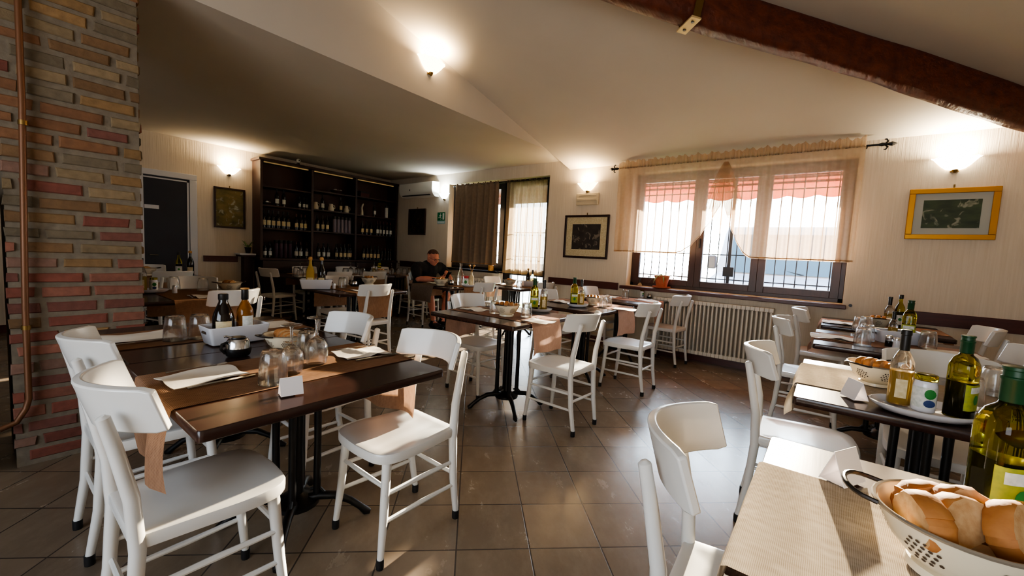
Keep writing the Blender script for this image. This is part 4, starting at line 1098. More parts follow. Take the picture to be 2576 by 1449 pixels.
for x, r_ in ((3.2, 8.12),):
    row([430, 505], LV[0][1], 'dark', 'label_white', 'bottles on the upper left shelf', 'dark bottle with white label on the upper left wine shelf', sc=.95)
row([685, 735, 785], LV[0][1], 'dark', 'label_white', 'three bottles at the right of upper left shelf', 'low dark bottle in the group of three, upper left wine shelf', sc=.72)
row([280, 335, 387, 445, 505, 557], LV[0][2], 'dark', 'label', 'cream labelled bottles on the middle left shelf', 'dark wine bottle with cream label in the row on the middle left shelf', sc=1)
row([650, 705, 750], LV[0][2], 'rail', 'label', 'red capped bottles on the middle left shelf', 'dark wine bottle with red capsule on the middle left shelf', sc=.95)
row([293, 350], 1.05, 'dark', 'label_white', 'white labelled bottles on the bottom left shelf', 'dark bottle with low white label at the left of the bottom left shelf', sc=.9)
tubes([425, 483, 540, 592], 1.05, 'purple', 'purple bottle tubes on the bottom left shelf', 'tall purple gift tube on the bottom left shelf')
row([650, 700, 785], 1.05, 'rail', 'label_white', 'bottles right of the purple tubes', 'dark bottle right of the purple tubes on the bottom left shelf')
row([945], LV[1][1], 'dark', 'label_white', None, 'single dark bottle at left of the upper middle shelf', sc=.95)
row([1150], LV[1][1], 'dark', 'label', None, 'single dark bottle at centre of the upper middle shelf', sc=.95)
row([890, 948, 1000], LV[1][2], 'dark', 'label', 'three cream labelled bottles on the middle shelf', 'cream labelled bottle in the group of three on the central shelf')
tubes([1110, 1158, 1206, 1250, 1290], LV[1][2], 'stripe', 'striped tubes on the central shelf', 'striped grey gift tube in the row on the central shelf')
row([905, 962, 1015], 1.05, 'dark', 'label_white', 'pale labelled bottles on the bottom middle shelf', 'pale labelled bottle at left of the bottom middle shelf')
row([1108, 1158, 1203, 1247, 1290], 1.05, 'dark', 'label', 'cream labelled bottles on the bottom middle shelf', 'cream labelled bottle in the row at right of the bottom middle shelf')
row([1535], LV[2][1], 'dark', 'label_white', None, 'single dark bottle on the upper right shelf', sc=.95)
row([1400, 1450, 1500], LV[2][2], 'dark', 'label', 'three bottles at left of the middle right shelf', 'dark bottle at left of the middle right shelf', sc=.95)
row([1570, 1605, 1642, 1680, 1720], LV[2][2], 'rail', 'label_white', 'red capped bottles on the middle right shelf', 'red capped bottle in the row on the middle right shelf', sc=1)
row([1420, 1462, 1504, 1546, 1588], 1.05, 'dark', 'label', 'cream labelled bottles on the bottom right shelf', 'cream labelled bottle in the row on the bottom right shelf')
row([1630, 1668, 1704, 1738], 1.05, 'rail', 'darkwood', 'dark labelled bottles on the bottom right shelf', 'dark labelled bottle at the right end of the bottom right shelf', sc=.85)
def make_pitcher():
    t = empty('ceramic_jug')
    MB().lathe([(.05, 0), (.06, .01), (.055, .07), (.035, .12), (.04, .15), (.036, .15), (.03, .12), (.001, .02)], 16).build('body', M['cream'], t)
    MB().tube([(.05, 0, .05), (.085, 0, .07), (.08, 0, .12), (.04, 0, .13)], .007, 6).build('handle', M['cream'], t); return t
for p, lb in ((885, 'at left'), (1060, 'second from left'), (1255, 'at right')):
    put(make('pitcher'), (min(bx(600+p/4.528), 4.78), 8.16, LV[1][1]+.001), 0, f'cream jug {lb} of the upper middle shelf', 'jug', 'cream jugs')
def make_basket():
    t = empty('wicker_basket')
    MB().lathe([(.1, 0), (.13, .05), (.135, .055), (.12, .05), (.001, .02)], 18).build('tray', M['darkwood'], t)
    for x, y, r in ((-.04, 0, .04), (.04, .03, .035), (.06, -.03, .032)): MB().ball((x, y, .055), r, 10, 6).build('fruit', M['label_white'], t)
    return t
put(make('basket'), (bx(600+1110/4.528), 8.1, LV[1][0]+.001), 0, 'dark basket with pale fruit on the top middle shelf', 'basket')
put(copy_tree(PROTO[('basket',)]), (bx(600+330/4.528), 8.12, LV[0][1]+.001), 1, 'dark basket at left of the upper left shelf', 'basket', None, .8)
def make_figure():
    """pale slim carving"""
    mb = MB(); mb.tube([(0, 0, .004), (.002, 0, .08), (-.008, 0, .16), (.012, 0, .22), (.03, 0, .25)], [.03, .022, .018, .02, .012], 10)
    return mb.build('carved_figure', M['cream'])
put(make('figure'), (bx(600+1395/4.528), 8.1, LV[2][1]+.001), 0, 'pale curved carving at left of the upper right shelf', 'figurine')
put(make('tube_box', 'label_white'), (bx(600+1672/4.528), 8.1, LV[2][1]+.001), 0, 'white bottle tube on the upper right shelf', 'bottle tube', None, .85)
def make_gift_box():
    t = empty('gift_box'); MB().bar((-.11, -.07, 0), (.11, .07, .1)).build('box_base', mat('maroon_box', (70,30,28), .6), t, smooth=0, bevel=.004)
    MB().bar((-.113, -.073, .085), (.113, .073, .115)).build('lid', M['cap_black'], t, smooth=0, bevel=.004); return t
put(make('gift_box'), (5.15, 8.14, LV[2][0]+.001), .1, 'small maroon box on the top right shelf', 'box')
cm = empty('security_camera', (at(750, 411, y=8.02).x, 8.02, 2.802)); tag(cm, 'small round camera on top of the wine shelf', 'camera')
MB().lathe([(.03, 0), (.03, .02), (.012, .03), (.01, .05)], 14).build('foot', M['cap_black'], cm); MB().ball((0, -.01, .07), .035, 14, 10).build('head', M['plastic_white'], cm); MB().ball((.0, -.038, .072), .014, 10, 6).build('lens', M['cap_black'], cm)

# ================================================================ ON THE WALLS
WARM, COLD = (1, .74, .42), (.85, .95, 1)
def sconce(x, y, z, face, col, st, w, lb): # face: 'x' on window wall, 'y' on a wall facing -y
    o = make_sconce(col, st, w); PROTO[('s', len(PROTO))] = o
    put(o, (x, y, z), R(-90) if face == 'x' else 0, lb, 'wall lamp', 'glass wall sconces'); return o
sconce(2.70, YS-.002, 2.56, 'y', (1, .8, .52), 9, 14, 'lit glass wall lamp above the landscape picture by the dark door')
sconce(2.975, YB-.002, 3.29, 'y', WARM, 8, 22, 'lit glass wall lamp high on the ceiling bulkhead')
sconce(XW-.002, 3.17, 2.50, 'x', WARM, 8, 14, 'lit glass wall lamp above the small plaque beside the curtained door')
sconce(XW-.002, 6.48, 2.50, 'x', COLD, 7, 12, 'cold white lit wall lamp beside the air conditioner').scale = (.85, .85, .9)
sconce(XW-.002, -.895, 2.49, 'x', (1, .86, .62), 11, 22, 'lit glass wall lamp above the gilt framed picture')

def picture(name, wall, a0, a1, z0, z1, fw, fm, matw, art, label, pos_, matm='label_white'):
    """framed picture flat on a wall; a along the wall"""
    t = empty(name, (0, 0, 0)); tag(t, label, 'picture')
    def bar(mb, lo, hi, d0, d1, mi=0):
        if wall == 'x': mb.bar((pos_-d1, lo[0], lo[1]), (pos_-d0, hi[0], hi[1]), mi)
        else: mb.bar((lo[0], pos_-d1, lo[1]), (hi[0], pos_-d0, hi[1]), mi)
    mb = MB()
    bar(mb, (a0, z0), (a1, z0+fw), .001, .03); bar(mb, (a0, z1-fw), (a1, z1), .001, .03); bar(mb, (a0, z0+fw), (a0+fw, z1-fw), .001, .03); bar(mb, (a1-fw, z0+fw), (a1, z1-fw), .001, .03)
    mb.build('frame', fm, t, smooth=0, bevel=.005)
    if matw:
        mb = MB(); bar(mb, (a0+fw, z0+fw), (a1-fw, z1-fw), .002, .01); mb.build('mount', M[matm], t, smooth=0)
    mb = MB(); bar(mb, (a0+fw+matw, z0+fw+matw*1.0), (a1-fw-matw, z1-fw-matw), .003, .012); mb.build('print', art, t, smooth=0)
    mb = MB(); bar(mb, (a0+fw, z0+fw), (a1-fw, z1-fw), .018, .02); mb.build('cover_glass', M['picglass'], t, smooth=0)
    mb = MB(); am = (a0+a1)/2; bar(mb, (am-.006, z1), (am+.006, z1+.035), .001, .012); mb.build('hook', M['brass'], t, smooth=0)
    return t
def art(name, c1, c2, c3, sc):
    m = mat(name, c1, .6, noise=(sc, c2, 5, 2.2)); nt = m.node_tree; b = nt.nodes['Principled BSDF']
    src = b.inputs['Base Color'].links[0].from_socket
    n = node(nt, 'ShaderNodeTexNoise'); n.inputs['Scale'].default_value = 11; n.inputs['Detail'].default_value = 4; n.inputs['Distortion'].default_value = 1
    tc = node(nt, 'ShaderNodeTexCoord'); nt.links.new(tc.outputs['Object'], n.inputs['Vector'])
    mr = node(nt, 'ShaderNodeMapRange'); mr.inputs['From Min'].default_value = .58; mr.inputs['From Max'].default_value = .66; nt.links.new(n.outputs['Fac'], mr.inputs['Value'])
    mx = node(nt, 'ShaderNodeMix', data_type='RGBA'); ia = [i for i in mx.inputs if i.type == 'RGBA']
    nt.links.new(src, ia[0]); ia[1].default_value = (*lin(c3), 1); nt.links.new(mr.outputs[0], mx.inputs[0])
    nt.links.new([o for o in mx.outputs if o.type == 'RGBA'][0], b.inputs['Base Color']); return m
M['mount_grey'] = mat('grey_mount', (186,186,176), .8)
picture('framed_picture', 'x', 2.755, 3.545, 1.325, 2.02, .035, M['darkwood'], .11, art('engraving', (64,56,50), (40,34,32), (128,116,100), (9,9,9)), 'dark framed engraving with wide mount below the small plaque', XW, 'label')
picture('framed_picture', 'x', -1.23, -.59, 1.70, 2.213, .05, M['gold'], .065, art('green_landscape', (78,92,62), (44,54,42), (150,150,130), (4,6,14)), 'gilt framed green landscape print at far right', XW, 'mount_grey')
picture('framed_picture', 'x', 7.05, 7.625, 1.655, 2.23, .035, M['frame_brown'], 0, art('dark_oil_painting', (38,32,26), (24,22,20), (88,74,56), (6,6,6)), 'small dark painting below the air conditioner', XW)
picture('framed_picture', 'y', 2.473, 2.946, 1.54, 2.23, .03, M['darkwood'], 0, art('village_painting', (150,132,80), (86,84,52), (176,176,150), (7,7,9)), 'dark framed village painting between door and wine shelf', YS)
# plaque
t = empty('wall_plaque'); tag(t, 'small pale plaster plaque below the wall lamp', 'plaque')
MB().bar((XW-.035, 2.96, 2.175), (XW-.001, 3.355, 2.365)).build('slab', M['plate_beige'], t, smooth=0, bevel=.012)
MB().bar((XW-.05, 2.99, 2.245), (XW-.034, 3.33, 2.28)).bar((XW-.045, 3.0, 2.325), (XW-.034, 3.3, 2.335)).build('relief', M['plate_beige'], t, smooth=0, bevel=.008)
# emergency exit sign: running figure and door
t = empty('exit_sign'); tag(t, 'green emergency exit sign with white running figure', 'sign')
X0 = XW-.004
MB().bar((X0, 6.455, 1.965), (XW-.0005, 6.686, 2.137)).build('green_panel', M['sign_green'], t, smooth=0)
MB().bar((X0, 6.455, 1.90), (XW-.0005, 6.686, 1.96)).build('lower_panel', mat('pale_blue_panel', (150,190,196), .5), t, smooth=0)
mb = MB(); X1 = X0-.001
def sp(y0, z0, y1, z1, w):  # flat stroke
    d = Vector((0, y1-y0, z1-z0)).normalized(); n = Vector((0, -d.z, d.y))*w
    a, b = Vector((X1, y0, z0)), Vector((X1, y1, z1)); mb.add([a-n, a+n, b+n, b-n], [(0, 1, 2, 3)])
mb.bar((X1-.001, 6.475, 1.985), (X1, 6.525, 2.12))
mb.lathe([(.011, 0), (.011, .001)], 12, (0, 0, 0)) if False else None
mb.ball((X1, 6.588, 2.105), (.001, .012, .012), 10, 6)
sp(6.59, 2.09, 6.60, 2.045, .012); sp(6.60, 2.045, 6.57, 2.015, .007); sp(6.57, 2.015, 6.58, 1.985, .006); sp(6.60, 2.045, 6.635, 2.02, .007); sp(6.635, 2.02, 6.655, 2.03, .006); sp(6.59, 2.085, 6.555, 2.06, .005); sp(6.595, 2.085, 6.63, 2.065, .005)
mb.build('pictogram', M['plastic_white'], t, smooth=0)
mb = MB(); X1 = X0-.001
for i in range(9): mb.bar((X1-.001, 6.47+i*.023, 1.918), (X1, 6.484+i*.023, 1.942))
mb.build('caption_strip', M['plastic_white'], t, smooth=0)
# air conditioner
t = empty('air_conditioner', (XW, 7.2, 2.61)); tag(t, 'white split air conditioner on the window wall near the wine shelf', 'air conditioner')
prof = rounded([(-.001, -.15), (-.13, -.15), (-.205, -.06), (-.205, .15), (-.001, .165)], [.004, .05, .06, .02, .004], 4)
MB().loft([[(x, y, z) for x, z in prof] for y in (-.54, .54)]).build('casing', M['plastic_white'], t, smooth=40)
MB().bar((-.196, -.44, -.125), (-.125, .44, -.108)).build('air_slot', M['frame_black'], t, smooth=0).rotation_euler = (0, 0, 0)
MB().ball((-.206, .18, .0), (.002, .014, .02), 8, 6).build('badge', M['iron'], t)
# radiator: columns
def radiator(y0, y1, z0, z1, x, label, n):
    t = empty('radiator', (0, 0, 0)); tag(t, label, 'radiator', 'cream column radiators')
    st = (y1-y0)/n
    for i in range(n):
        y = y0+st*(i+.5); mb = MB()
        for dx in (-.04, 0, .04): mb.tube([(x+dx, y, z0+.02), (x+dx, y, z1-.02)], .0135, 8)
        mb.box((x, y, z0+.022), (.115, st*.97, .05)); mb.box((x, y, z1-.022), (.115, st*.97, .05))
        mb.build('column_section', M['rad'], t, smooth=40, bevel=.012)
    MB().tube([(x, y0-.0, z0+.03), (x, y0-.06, z0+.03), (x+.06, y0-.06, z0+.03)], .012).build('valve', M['brass'], t)
    return t
radiator(.49, 1.95, .115, .83, 5.915, 'cream column radiator under the big window', 29)
radiator(5.0, 6.3, .12, .84, 5.915, 'cream column radiator under the curtained window', 26)
# plant on sill
p = at(1664, 718, x=6.02)
sa = MB().lathe([(.085, 0), (.12, .012), (.125, .03), (.118, .03), (.105, .014), (.001, .01)], 24).build('plant_saucer', M['terracotta'], loc=(6.02, p.y, .951)); tag(sa, 'terracotta saucer under the plant on the big window sill', 'saucer')
plant('potted_plant', (6.02, p.y, .968), M['terracotta'], .1, .17, 13, .2, 'plant in terracotta pot on the left end of the window sill', .75, 8)
o = MB().lathe([(.05, 0), (.055, .003), (.055, .1), (.05, .103), (.046, .1), (.001, .012)], 18).build('sill_jar', M['cork'], loc=(5.962, 5.1, 1.0)); tag(o, 'small brown pot on the sill of the curtained window', 'pot')
# two black knobs on the wall right of the window
p = at(2139, 768, x=XW)
k = MB().tube([(XW, p.y, p.z), (XW-.03, p.y, p.z)], [.014, .017], 12).build('wall_peg', M['cap_black']); tag(k, 'small black peg on the wall below right end of the sill', 'peg')
# copper pipe on the pillar
t = MB().tube([(.176, 3.46, 3.4), (.172, 3.46, 2.0), (.15, 3.46, .9), (.148, 3.46, .4), (.135, 3.455, .345), (.1, 3.45, .28), (.04, 3.44, .26)], .0145, 10).build('copper_pipe', M['copper']); tag(t, 'vertical copper pipe running down the brick pillar', 'pipe')
for z in (.8, 1.9): MB().lathe([(.019, -.012), (.019, .012)], 10, (.15 if z < 1 else .172, 3.46, z)).bar((.14 if z < 1 else .162, 3.465, z-.01), (.16 if z < 1 else .182, 3.5, z+.01)).build('pipe_clip', M['brass'], t)
# dark stove beside the pillar
t = empty('wood_stove', (-.36, 3.70, 0)); tag(t, 'black stove edge left of the brick pillar', 'stove')
MB().bar((-.34, -.25, .1), (.36, .28, 1.5)).build('body', M['frame_black'], t, smooth=0, bevel=.01)
MB().bar((-.36, -.27, 1.5), (.38, .3, 1.54)).bar((-.36, -.27, .06), (.38, .3, .1)).build('trim', M['iron'], t, smooth=0, bevel=.006)
d = MB().bar((-.28, -.268, .5), (.3, -.25, 1.3)).build('door', M['iron'], t, smooth=0, bevel=.004)
MB().bar((-.2, -.272, .6), (.22, -.266, 1.2)).build('door_glass', M['phone'], d, smooth=0)
for x in (-.28, .3):
    for y in (-.2, .22): MB().lathe([(.03, 0), (.022, .06)], 10, (x, y, 0)).build('foot', M['iron'], t)
MB().tube([(0, .05, 1.54), (0, .05, 2.7)], .07, 16).build('flue', M['iron'], t)

# ================================================================ CURTAINS
M['sheer'] = cloth('sheer_gold_curtain', (216,188,158), (188,156,126), 300, 300, .36, .42, 1.2)
M['sheer2'] = cloth('sheer_cream_curtain', (170,148,118), (132,110,84), 200, 300, .4, .12, 1.4)
M['drape'] = cloth('brown_linen_curtain', (140,120,100), (112,95,78), 200, 300, .0, 0, 1.6)
# rod with fleur-de-lis ends
xr = 5.885
t = empty('curtain_rod', (0, 0, 0)); tag(t, 'dark iron curtain rod with fleur de lis tips over the big window', 'curtain rod')
MB().tube([(xr, -.29, 2.684), (xr, 2.62, 2.684)], .011, 10).build('rod', M['iron'], t)
for y, s in ((-.29, -1), (2.62, 1)):
    mb = MB(); mb.tube([(xr, y, 2.684), (xr, y+s*.03, 2.684), (xr, y+s*.07, 2.684), (xr, y+s*.11, 2.684), (xr, y+s*.15, 2.684)], [.012, .02, .012, .024, .002], 10)
    for q in (-1, 1): mb.tube([(xr, y+s*.05, 2.684), (xr, y+s*.075, 2.684+q*.03), (xr, y+s*.06, 2.684+q*.055), (xr, y+s*.045, 2.684+q*.05)], [.009, .009, .008, .005], 8)
    mb.build('finial', M['iron'], t)
for y in (-.2, 2.5): MB().tube([(xr, y, 2.684), (XW, y, 2.684)], .008, 8).build('bracket', M['iron'], t)
def curtain(name, ya, yb, ztop, hem, label, m, x=5.838, folds=26, amp=.02, group=None, head=.1, seed=0, gather=None, cat='curtain'):
    """hanging cloth between ya and yb; hem(u) gives the lower edge height"""
    r = random.Random(seed); ph = [r.uniform(0, 6) for _ in range(6)]; mb = MB(); nu, nv = 110, 40
    def fn(u, v):
        zb = hem(u); y = ya+(yb-ya)*u; z = zb+(ztop-zb)*v
        k = 1-v; a = amp*(.35+.9*k)
        xx = x+a*math.sin(u*folds*6.283/1+ph[0]+1.2*math.sin(u*5+ph[1])+.5*k)+.5*a*math.sin(u*folds*3.1+ph[2])
        if gather: y = gather(u, v, y); 
        return (xx, y, z)
    mb.grid(fn, nu, nv)
    o = mb.build(name, m, smooth=80); tag(o, label, cat, group)
    mb = MB()
    def rf(u, v):
        z = ztop+head*v+(.012*math.sin(u*47+ph[3])+.012*math.sin(u*113+ph[4]))*v; y = ya+(yb-ya)*u
        return (x+.012*math.sin(u*folds*17+ph[5])+.008*math.sin(u*folds*29+ph[2])-.004, y, z)
    if head: mb.grid(rf, 160, 4); mb.build('ruffle_heading', m, o, smooth=80)
    mb = MB()
    def hm(u, v): p = fn(u, 0); return (p[0]-.003, p[1], p[2]+.012*v+.012)
    mb.grid(hm, nu, 1); mb.build('hem_band', mat('hem_thread_%d' % len(bpy.data.materials), (150,110,70), .9), o, smooth=80)
    return o
yL, yR, yC = 2.60, -.19, at(1825, 450, x=5.86).y
zc = 2.15
def hemL(u): # u from outer edge to centre
    return 1.45 if u < .62 else 1.45+(zc-1.45)*((u-.62)/.38)**1.8
def hemR(u): return 1.425 if u < .72 else 1.425+(zc-1.425)*((u-.72)/.28)**1.8
curtain('sheer_curtain', yL, yC, 2.665, hemL, 'left golden sheer curtain of the big window, hem sweeping up to the middle', M['sheer'], folds=13, amp=.016, group='sheer curtains of the big window', seed=3)
curtain('sheer_curtain', yR, yC, 2.665, hemR, 'right golden sheer curtain of the big window, hem sweeping up to the middle', M['sheer'], folds=16, amp=.016, group='sheer curtains of the big window', seed=4)
mb = MB(); r = random.Random(2)
for i in range(15):
    a = (i-7)/7; zz = 1.75+.34*abs(a)**.8+r.uniform(-.05, .05)
    mb.grid(lambda u, v, a=a, zz=zz: (5.812-.012*math.cos(u*3.14)-.008*(1-v), yC+a*(.02+.17*(1-v)**.8)+(u-.5)*(.015+.045*(1-v)), zz+(2.63-zz)*v), 3, 8)
o = mb.build('curtain_swag', M['sheer'], smooth=80); tag(o, 'gathered bunch of sheer cloth hanging at the middle of the big window', 'curtain')
# brown drape and cream sheer on the curtained window and door
t = curtain('linen_curtain', 6.13, 5.0, 2.64, lambda u: 1.11, 'brown linen curtain drawn over the left half of the curtained window', M['drape'], x=5.965, folds=8, amp=.04, head=.03, seed=7)
t = curtain('linen_curtain', 4.87, 3.97, 2.64, lambda u: .98, 'cream sheer curtain in front of the glazed door', M['sheer2'], x=6.05, folds=10, amp=.045, head=.03, seed=9)
o = MB().tube([(6.0, 3.95, 2.65), (6.0, 6.2, 2.65)], .009, 8).build('curtain_rod', M['iron']); tag(o, 'thin dark rod above the brown and cream curtains', 'curtain rod')
o = MB().tube([(6.0, 3.92, 2.65), (6.0, 3.95, 2.65)], .016, 10).tube([(6.0, 6.2, 2.65), (6.0, 6.23, 2.65)], .016, 10).build('rod_end', M['iron'], o)

# ================================================================ OUTSIDE
g = MB().bar((6.36, -14, -.3), (60, 40, -.12)).build('ground_outside', mat('pale_paving', (150,148,144), .8, noise=((2,2,2),(170,166,158),4,2)), smooth=0); struct(g)
l = MB().bar((6.6, 2.3, -.12), (9, 12, .0)).build('lawn', mat('grass', (120,150,70), .9, noise=((20,20,20),(150,170,90),4,2)), smooth=0); tag(l, 'strip of bright lawn outside the big window', 'lawn')
M['grille'] = mat('iron_grille', (58,56,62), .5)
def grille(y0, y1, z0, z1, x, n, label, rails):
    t = empty('window_grille', (0, 0, 0)); tag(t, label, 'window bars', 'iron window grilles')
    for i in range(n+1):
        y = y0+(y1-y0)*i/n; MB().tube([(x, y, z0), (x, y, z1)], .007, 6).build('bar', M['grille'], t)
    for z in rails: MB().bar((x-.004, y0, z-.007), (x+.004, y1, z+.007)).build('rail', M['grille'], t, smooth=0)
    return t
t = grille(-.12, 2.4, 1.0, 2.6, 6.32, 22, 'iron bars with square lock plate outside the big window', (1.13, 1.47, 2.33, 2.5))
y = at(1832, 684, x=6.32); MB().bar((6.29, y.y-.065, y.z-.065), (6.335, y.y+.065, y.z+.065)).bar((6.3, y.y-.02, 1.0), (6.33, y.y+.02, 2.6)).build('lock_plate', M['grille'], t, smooth=0)
grille(4.0, 6.3, .1, 2.65, 6.32, 16, 'iron bars outside the curtained window', (1.3, 1.75, 2.3))
# striped awning with scalloped valance
t = empty('awning', (0, 0, 0)); tag(t, 'red orange awning with scalloped valance outside the big window', 'awning')
M['awn'] = cloth('awning_cloth', (196,92,62), (168,64,46), 4, 1, .3, 0, 1.5)
mb = MB(); mb.grid(lambda u, v: (6.36+1.14*u, -1.2+4.6*v, 2.86-.24*u), 6, 12); mb.build('cover', M['awn'], t)
mb = MB(); mb.grid(lambda u, v: (7.5, -1.2+4.6*u, 2.62-.2*(1-v)-(1-v)*.045*abs(math.sin(u*4.6/.36*math.pi))), 104, 2); mb.build('valance', M['awn'], t)
for z, x in ((2.80, 6.65), (2.76, 6.85), (2.72, 7.05), (2.68, 7.25), (2.64, 7.42)): MB().bar((x, -1.2, z-.05), (x+.03, 3.4, z-.02)).build('slat', M['rail'], t, smooth=0)
t2 = empty('awning', (0, 0, 0)); tag(t2, 'added brown awning shading the tops of the curtained window and glazed door', 'awning')  # brown cover added outside to darken the upper part of these curtains
mb = MB(); mb.grid(lambda u, v: (6.36+1.0*u, 3.6+3.6*v, 2.84-.22*u), 6, 12); mb.build('cover', M['rail'], t2)
mb = MB(); mb.grid(lambda u, v: (7.36, 3.6+3.6*u, 2.62-.16*(1-v)), 20, 2); mb.build('valance', M['rail'], t2)
for yy in (-1.2, 3.4): MB().tube([(6.36, yy, 2.3), (7.5, yy, 2.61)], .018, 8).build('arm', M['paintwhite'], t)
# white van parked outside
t = empty('van', (8.6, .75, -.12)); tag(t, 'white van with blue grey windscreen parked outside the big window', 'van')
vw = mat('van_white_paint', (168,176,190), .3, coat=.4)
side = [(-.9, .35), (-.9, .95), (-.75, 1.16), (.1, 1.3), (.75, 2.1), (1.0, 2.25), (4.0, 2.28), (4.0, .35)]
mb = MB(); mb.loft([[(x, y, z) for x, z in side] for y in (-1.0, -.93, .93, 1.0)]); mb.build('bodywork', vw, t, smooth=30, bevel=.03)
gl = mat('van_glass_blue_grey', (60,84,100), .12, spec=.5)
mb = MB(); mb.grid(lambda u, v: (.1+.6*v-.012, -.82+1.64*u, 1.32+.74*v+.012), 4, 4); mb.build('windscreen', gl, t)
MB().box((-.91, 0, .75), (.02, 1.3, .22)).build('radiator_grille', M['grille'], t, smooth=0)
for s in (-1, 1):
    MB().ball((-.86, s*.75, .88), (.07, .16, .1), 12, 8).build('headlamp', M['plastic_white'], t)
    m_ = MB().box((.25, s*1.1, 1.5), (.1, .16, .26)).build('mirror', M['grille'], t, bevel=.03)
    MB().tube([(.08, s*.4, 1.34), (.16, s*.1, 1.4), (.3, -.1+s*.1, 1.58)], .01, 6).build('wiper', M['cap_black'], t)
    for x in (-.1, 3.1): MB().tube([(x, s*.85, .35), (x, s*1.0, .35)], .35, 24).build('wheel', M['black_rubber'], t)
# ================================================================ THE SEATED MAN  (r: his right, f: forward, z: up)
PO = Vector((4.84, 5.64, 0))
def W(r, f, z): return Vector((PO.x-r, PO.y-f, z))
def limb(mb, pts, rads, seg=12):
    P = [W(*p) for p in pts]; mb.tube(P, rads, seg)
    for p, r in zip(P, rads): mb.ball(p, r*.99, 12, 8)
def blob(mb, c, rad, tilt=0):
    """ellipsoid with radii along r, f, z, pitched forward by tilt"""
    b = len(mb.v); mb.ball((0, 0, 0), 1, 20, 14); ct, st = math.cos(tilt), math.sin(tilt)
    for i in range(b, len(mb.v)):
        x, y, z = mb.v[i]; x *= rad[0]; y *= rad[1]; z *= rad[2]
        y, z = y*ct+z*st, -y*st+z*ct
        mb.v[i] = tuple(W(c[0]+x, c[1]+y, c[2]+z))
def fuse(mb, name, m, parent, vox=.008, sm=4):
    o = mb.build(name, m, parent, smooth=0)
    q = o.modifiers.new('remesh', 'REMESH'); q.mode = 'VOXEL'; q.voxel_size = vox; q.use_smooth_shade = True
    q = o.modifiers.new('smooth', 'SMOOTH'); q.iterations = sm; q.factor = .5
    return o
man = empty('person', (0, 0, 0)); tag(man, 'man in black t-shirt, shorts and glasses seated at a table, looking at his phone', 'person')
B = MB()
# torso, neck, head
limb(B, [(0, -.10, .665), (0, -.07, .77), (0, .0, .90), (0, .06, 1.0)], [.165, .165, .17, .15])
for s in (-1, 1): limb(B, [(s*.06, .06, 1.0), (s*.20, .07, 1.03)], [.11, .085])
limb(B, [(0, .07, 1.05), (0, .12, 1.15)], [.078, .07])
HT = .38
def hp(r, f, z): # head frame, pitched forward
    c, s = math.cos(HT), math.sin(HT); return (r, .165+f*c+z*s, 1.205-f*s+z*c)
def hb(c, rad): blob(B, hp(*c), rad, HT)
hb((0, -.01, .03), (.088, .112, .105)); hb((0, .03, -.03), (.078, .088, .10)); hb((0, .05, -.085), (.058, .055, .042))
hb((0, .118, -.015), (.014, .022, .03)); hb((0, .122, -.032), (.02, .016, .013))          # nose
hb((0, .1, -.068), (.03, .014, .008)); hb((0, .097, -.08), (.027, .014, .008))             # lips
hb((0, .1, .03), (.062, .018, .012))                                                       # brow
for s in (-1, 1):
    hb((s*.091, -.01, -.005), (.014, .025, .038)); hb((s*.05, .075, -.03), (.026, .03, .028))
# arms and hands
def arm(s, sh, el, wr, hd):
    m1 = tuple((a*.5+b*.5) for a, b in zip(sh, el)); m2 = tuple((a*.6+b*.4) for a, b in zip(el, wr))
    limb(B, [sh, m1, el, m2, wr], [.075, .064, .05, .052, .034])
    limb(B, [wr, hd], [.032, .036]); blob(B, hd, (.032, .045, .024))
    d = Vector(hd)-Vector(wr); d.normalize(); up_ = Vector((0, 0, 1)); sd = d.cross(up_).normalized()
    for k, L in enumerate((.055, .062, .058, .046)):               # fingers curl around the phone
        o = Vector(hd)+sd*(.03-.02*k)*1.0+d*.035; p1 = o+d*L*.5+up_*.012; p2 = p1+(-sd*s*.6+up_*.5).normalized()*L*.45; p3 = p2+(-sd*s*.8-d*.5).normalized()*L*.35
        limb(B, [tuple(o), tuple(p1), tuple(p2), tuple(p3)], [.0105, .01, .009, .008], 8)
    o = Vector(hd)-sd*s*.02+up_*.012; p1 = o-sd*s*.03+d*.02+up_*.02; p2 = p1+d*.03+up_*.012
    limb(B, [tuple(o), tuple(p1), tuple(p2)], [.013, .0115, .009], 8)
arm(1, (.285, .07, 1.02), (.335, .2, .845), (.12, .455, .85), (.065, .50, .885))
arm(-1, (-.285, .07, 1.02), (-.33, .26, .85), (-.10, .50, .865), (-.05, .53, .895))
# legs
for s, kn, an in ((1, (.17, .33, .56), (.11, .36, .11)), (-1, (-.18, .36, .56), (-.12, .32, .11))):
    hip = (s*.11, -.1, .615)
    limb(B, [hip, tuple((a+b)/2 for a, b in zip(hip, kn)), kn], [.105, .09, .066])
    mid = tuple(a*.68+b*.32 for a, b in zip(kn, an)); limb(B, [kn, mid, an], [.062, .062, .038])
    limb(B, [an, (an[0], an[1]+.1, .06), (an[0], an[1]+.16, .05)], [.04, .042, .032])
fuse(B, 'body', M['skin'], man, .007, 3)
# t-shirt
S = MB()
limb(S, [(0, -.10, .675), (0, -.08, .77), (0, .0, .90), (0, .06, 1.0)], [.178, .182, .188, .166])
for s in (-1, 1):
    limb(S, [(s*.06, .06, 1.0), (s*.20, .07, 1.035)], [.125, .098])
    limb(S, [(s*.25, .07, 1.03), (s*.295, .085, 1.0), (s*.312, .125, .945), (s*.325, .155, .905)], [.1, .098, .092, .086])
limb(S, [(0, .05, 1.06), (0, .085, 1.095)], [.098, .085])
fuse(S, 't_shirt', M['shirt'], man, .01, 5)
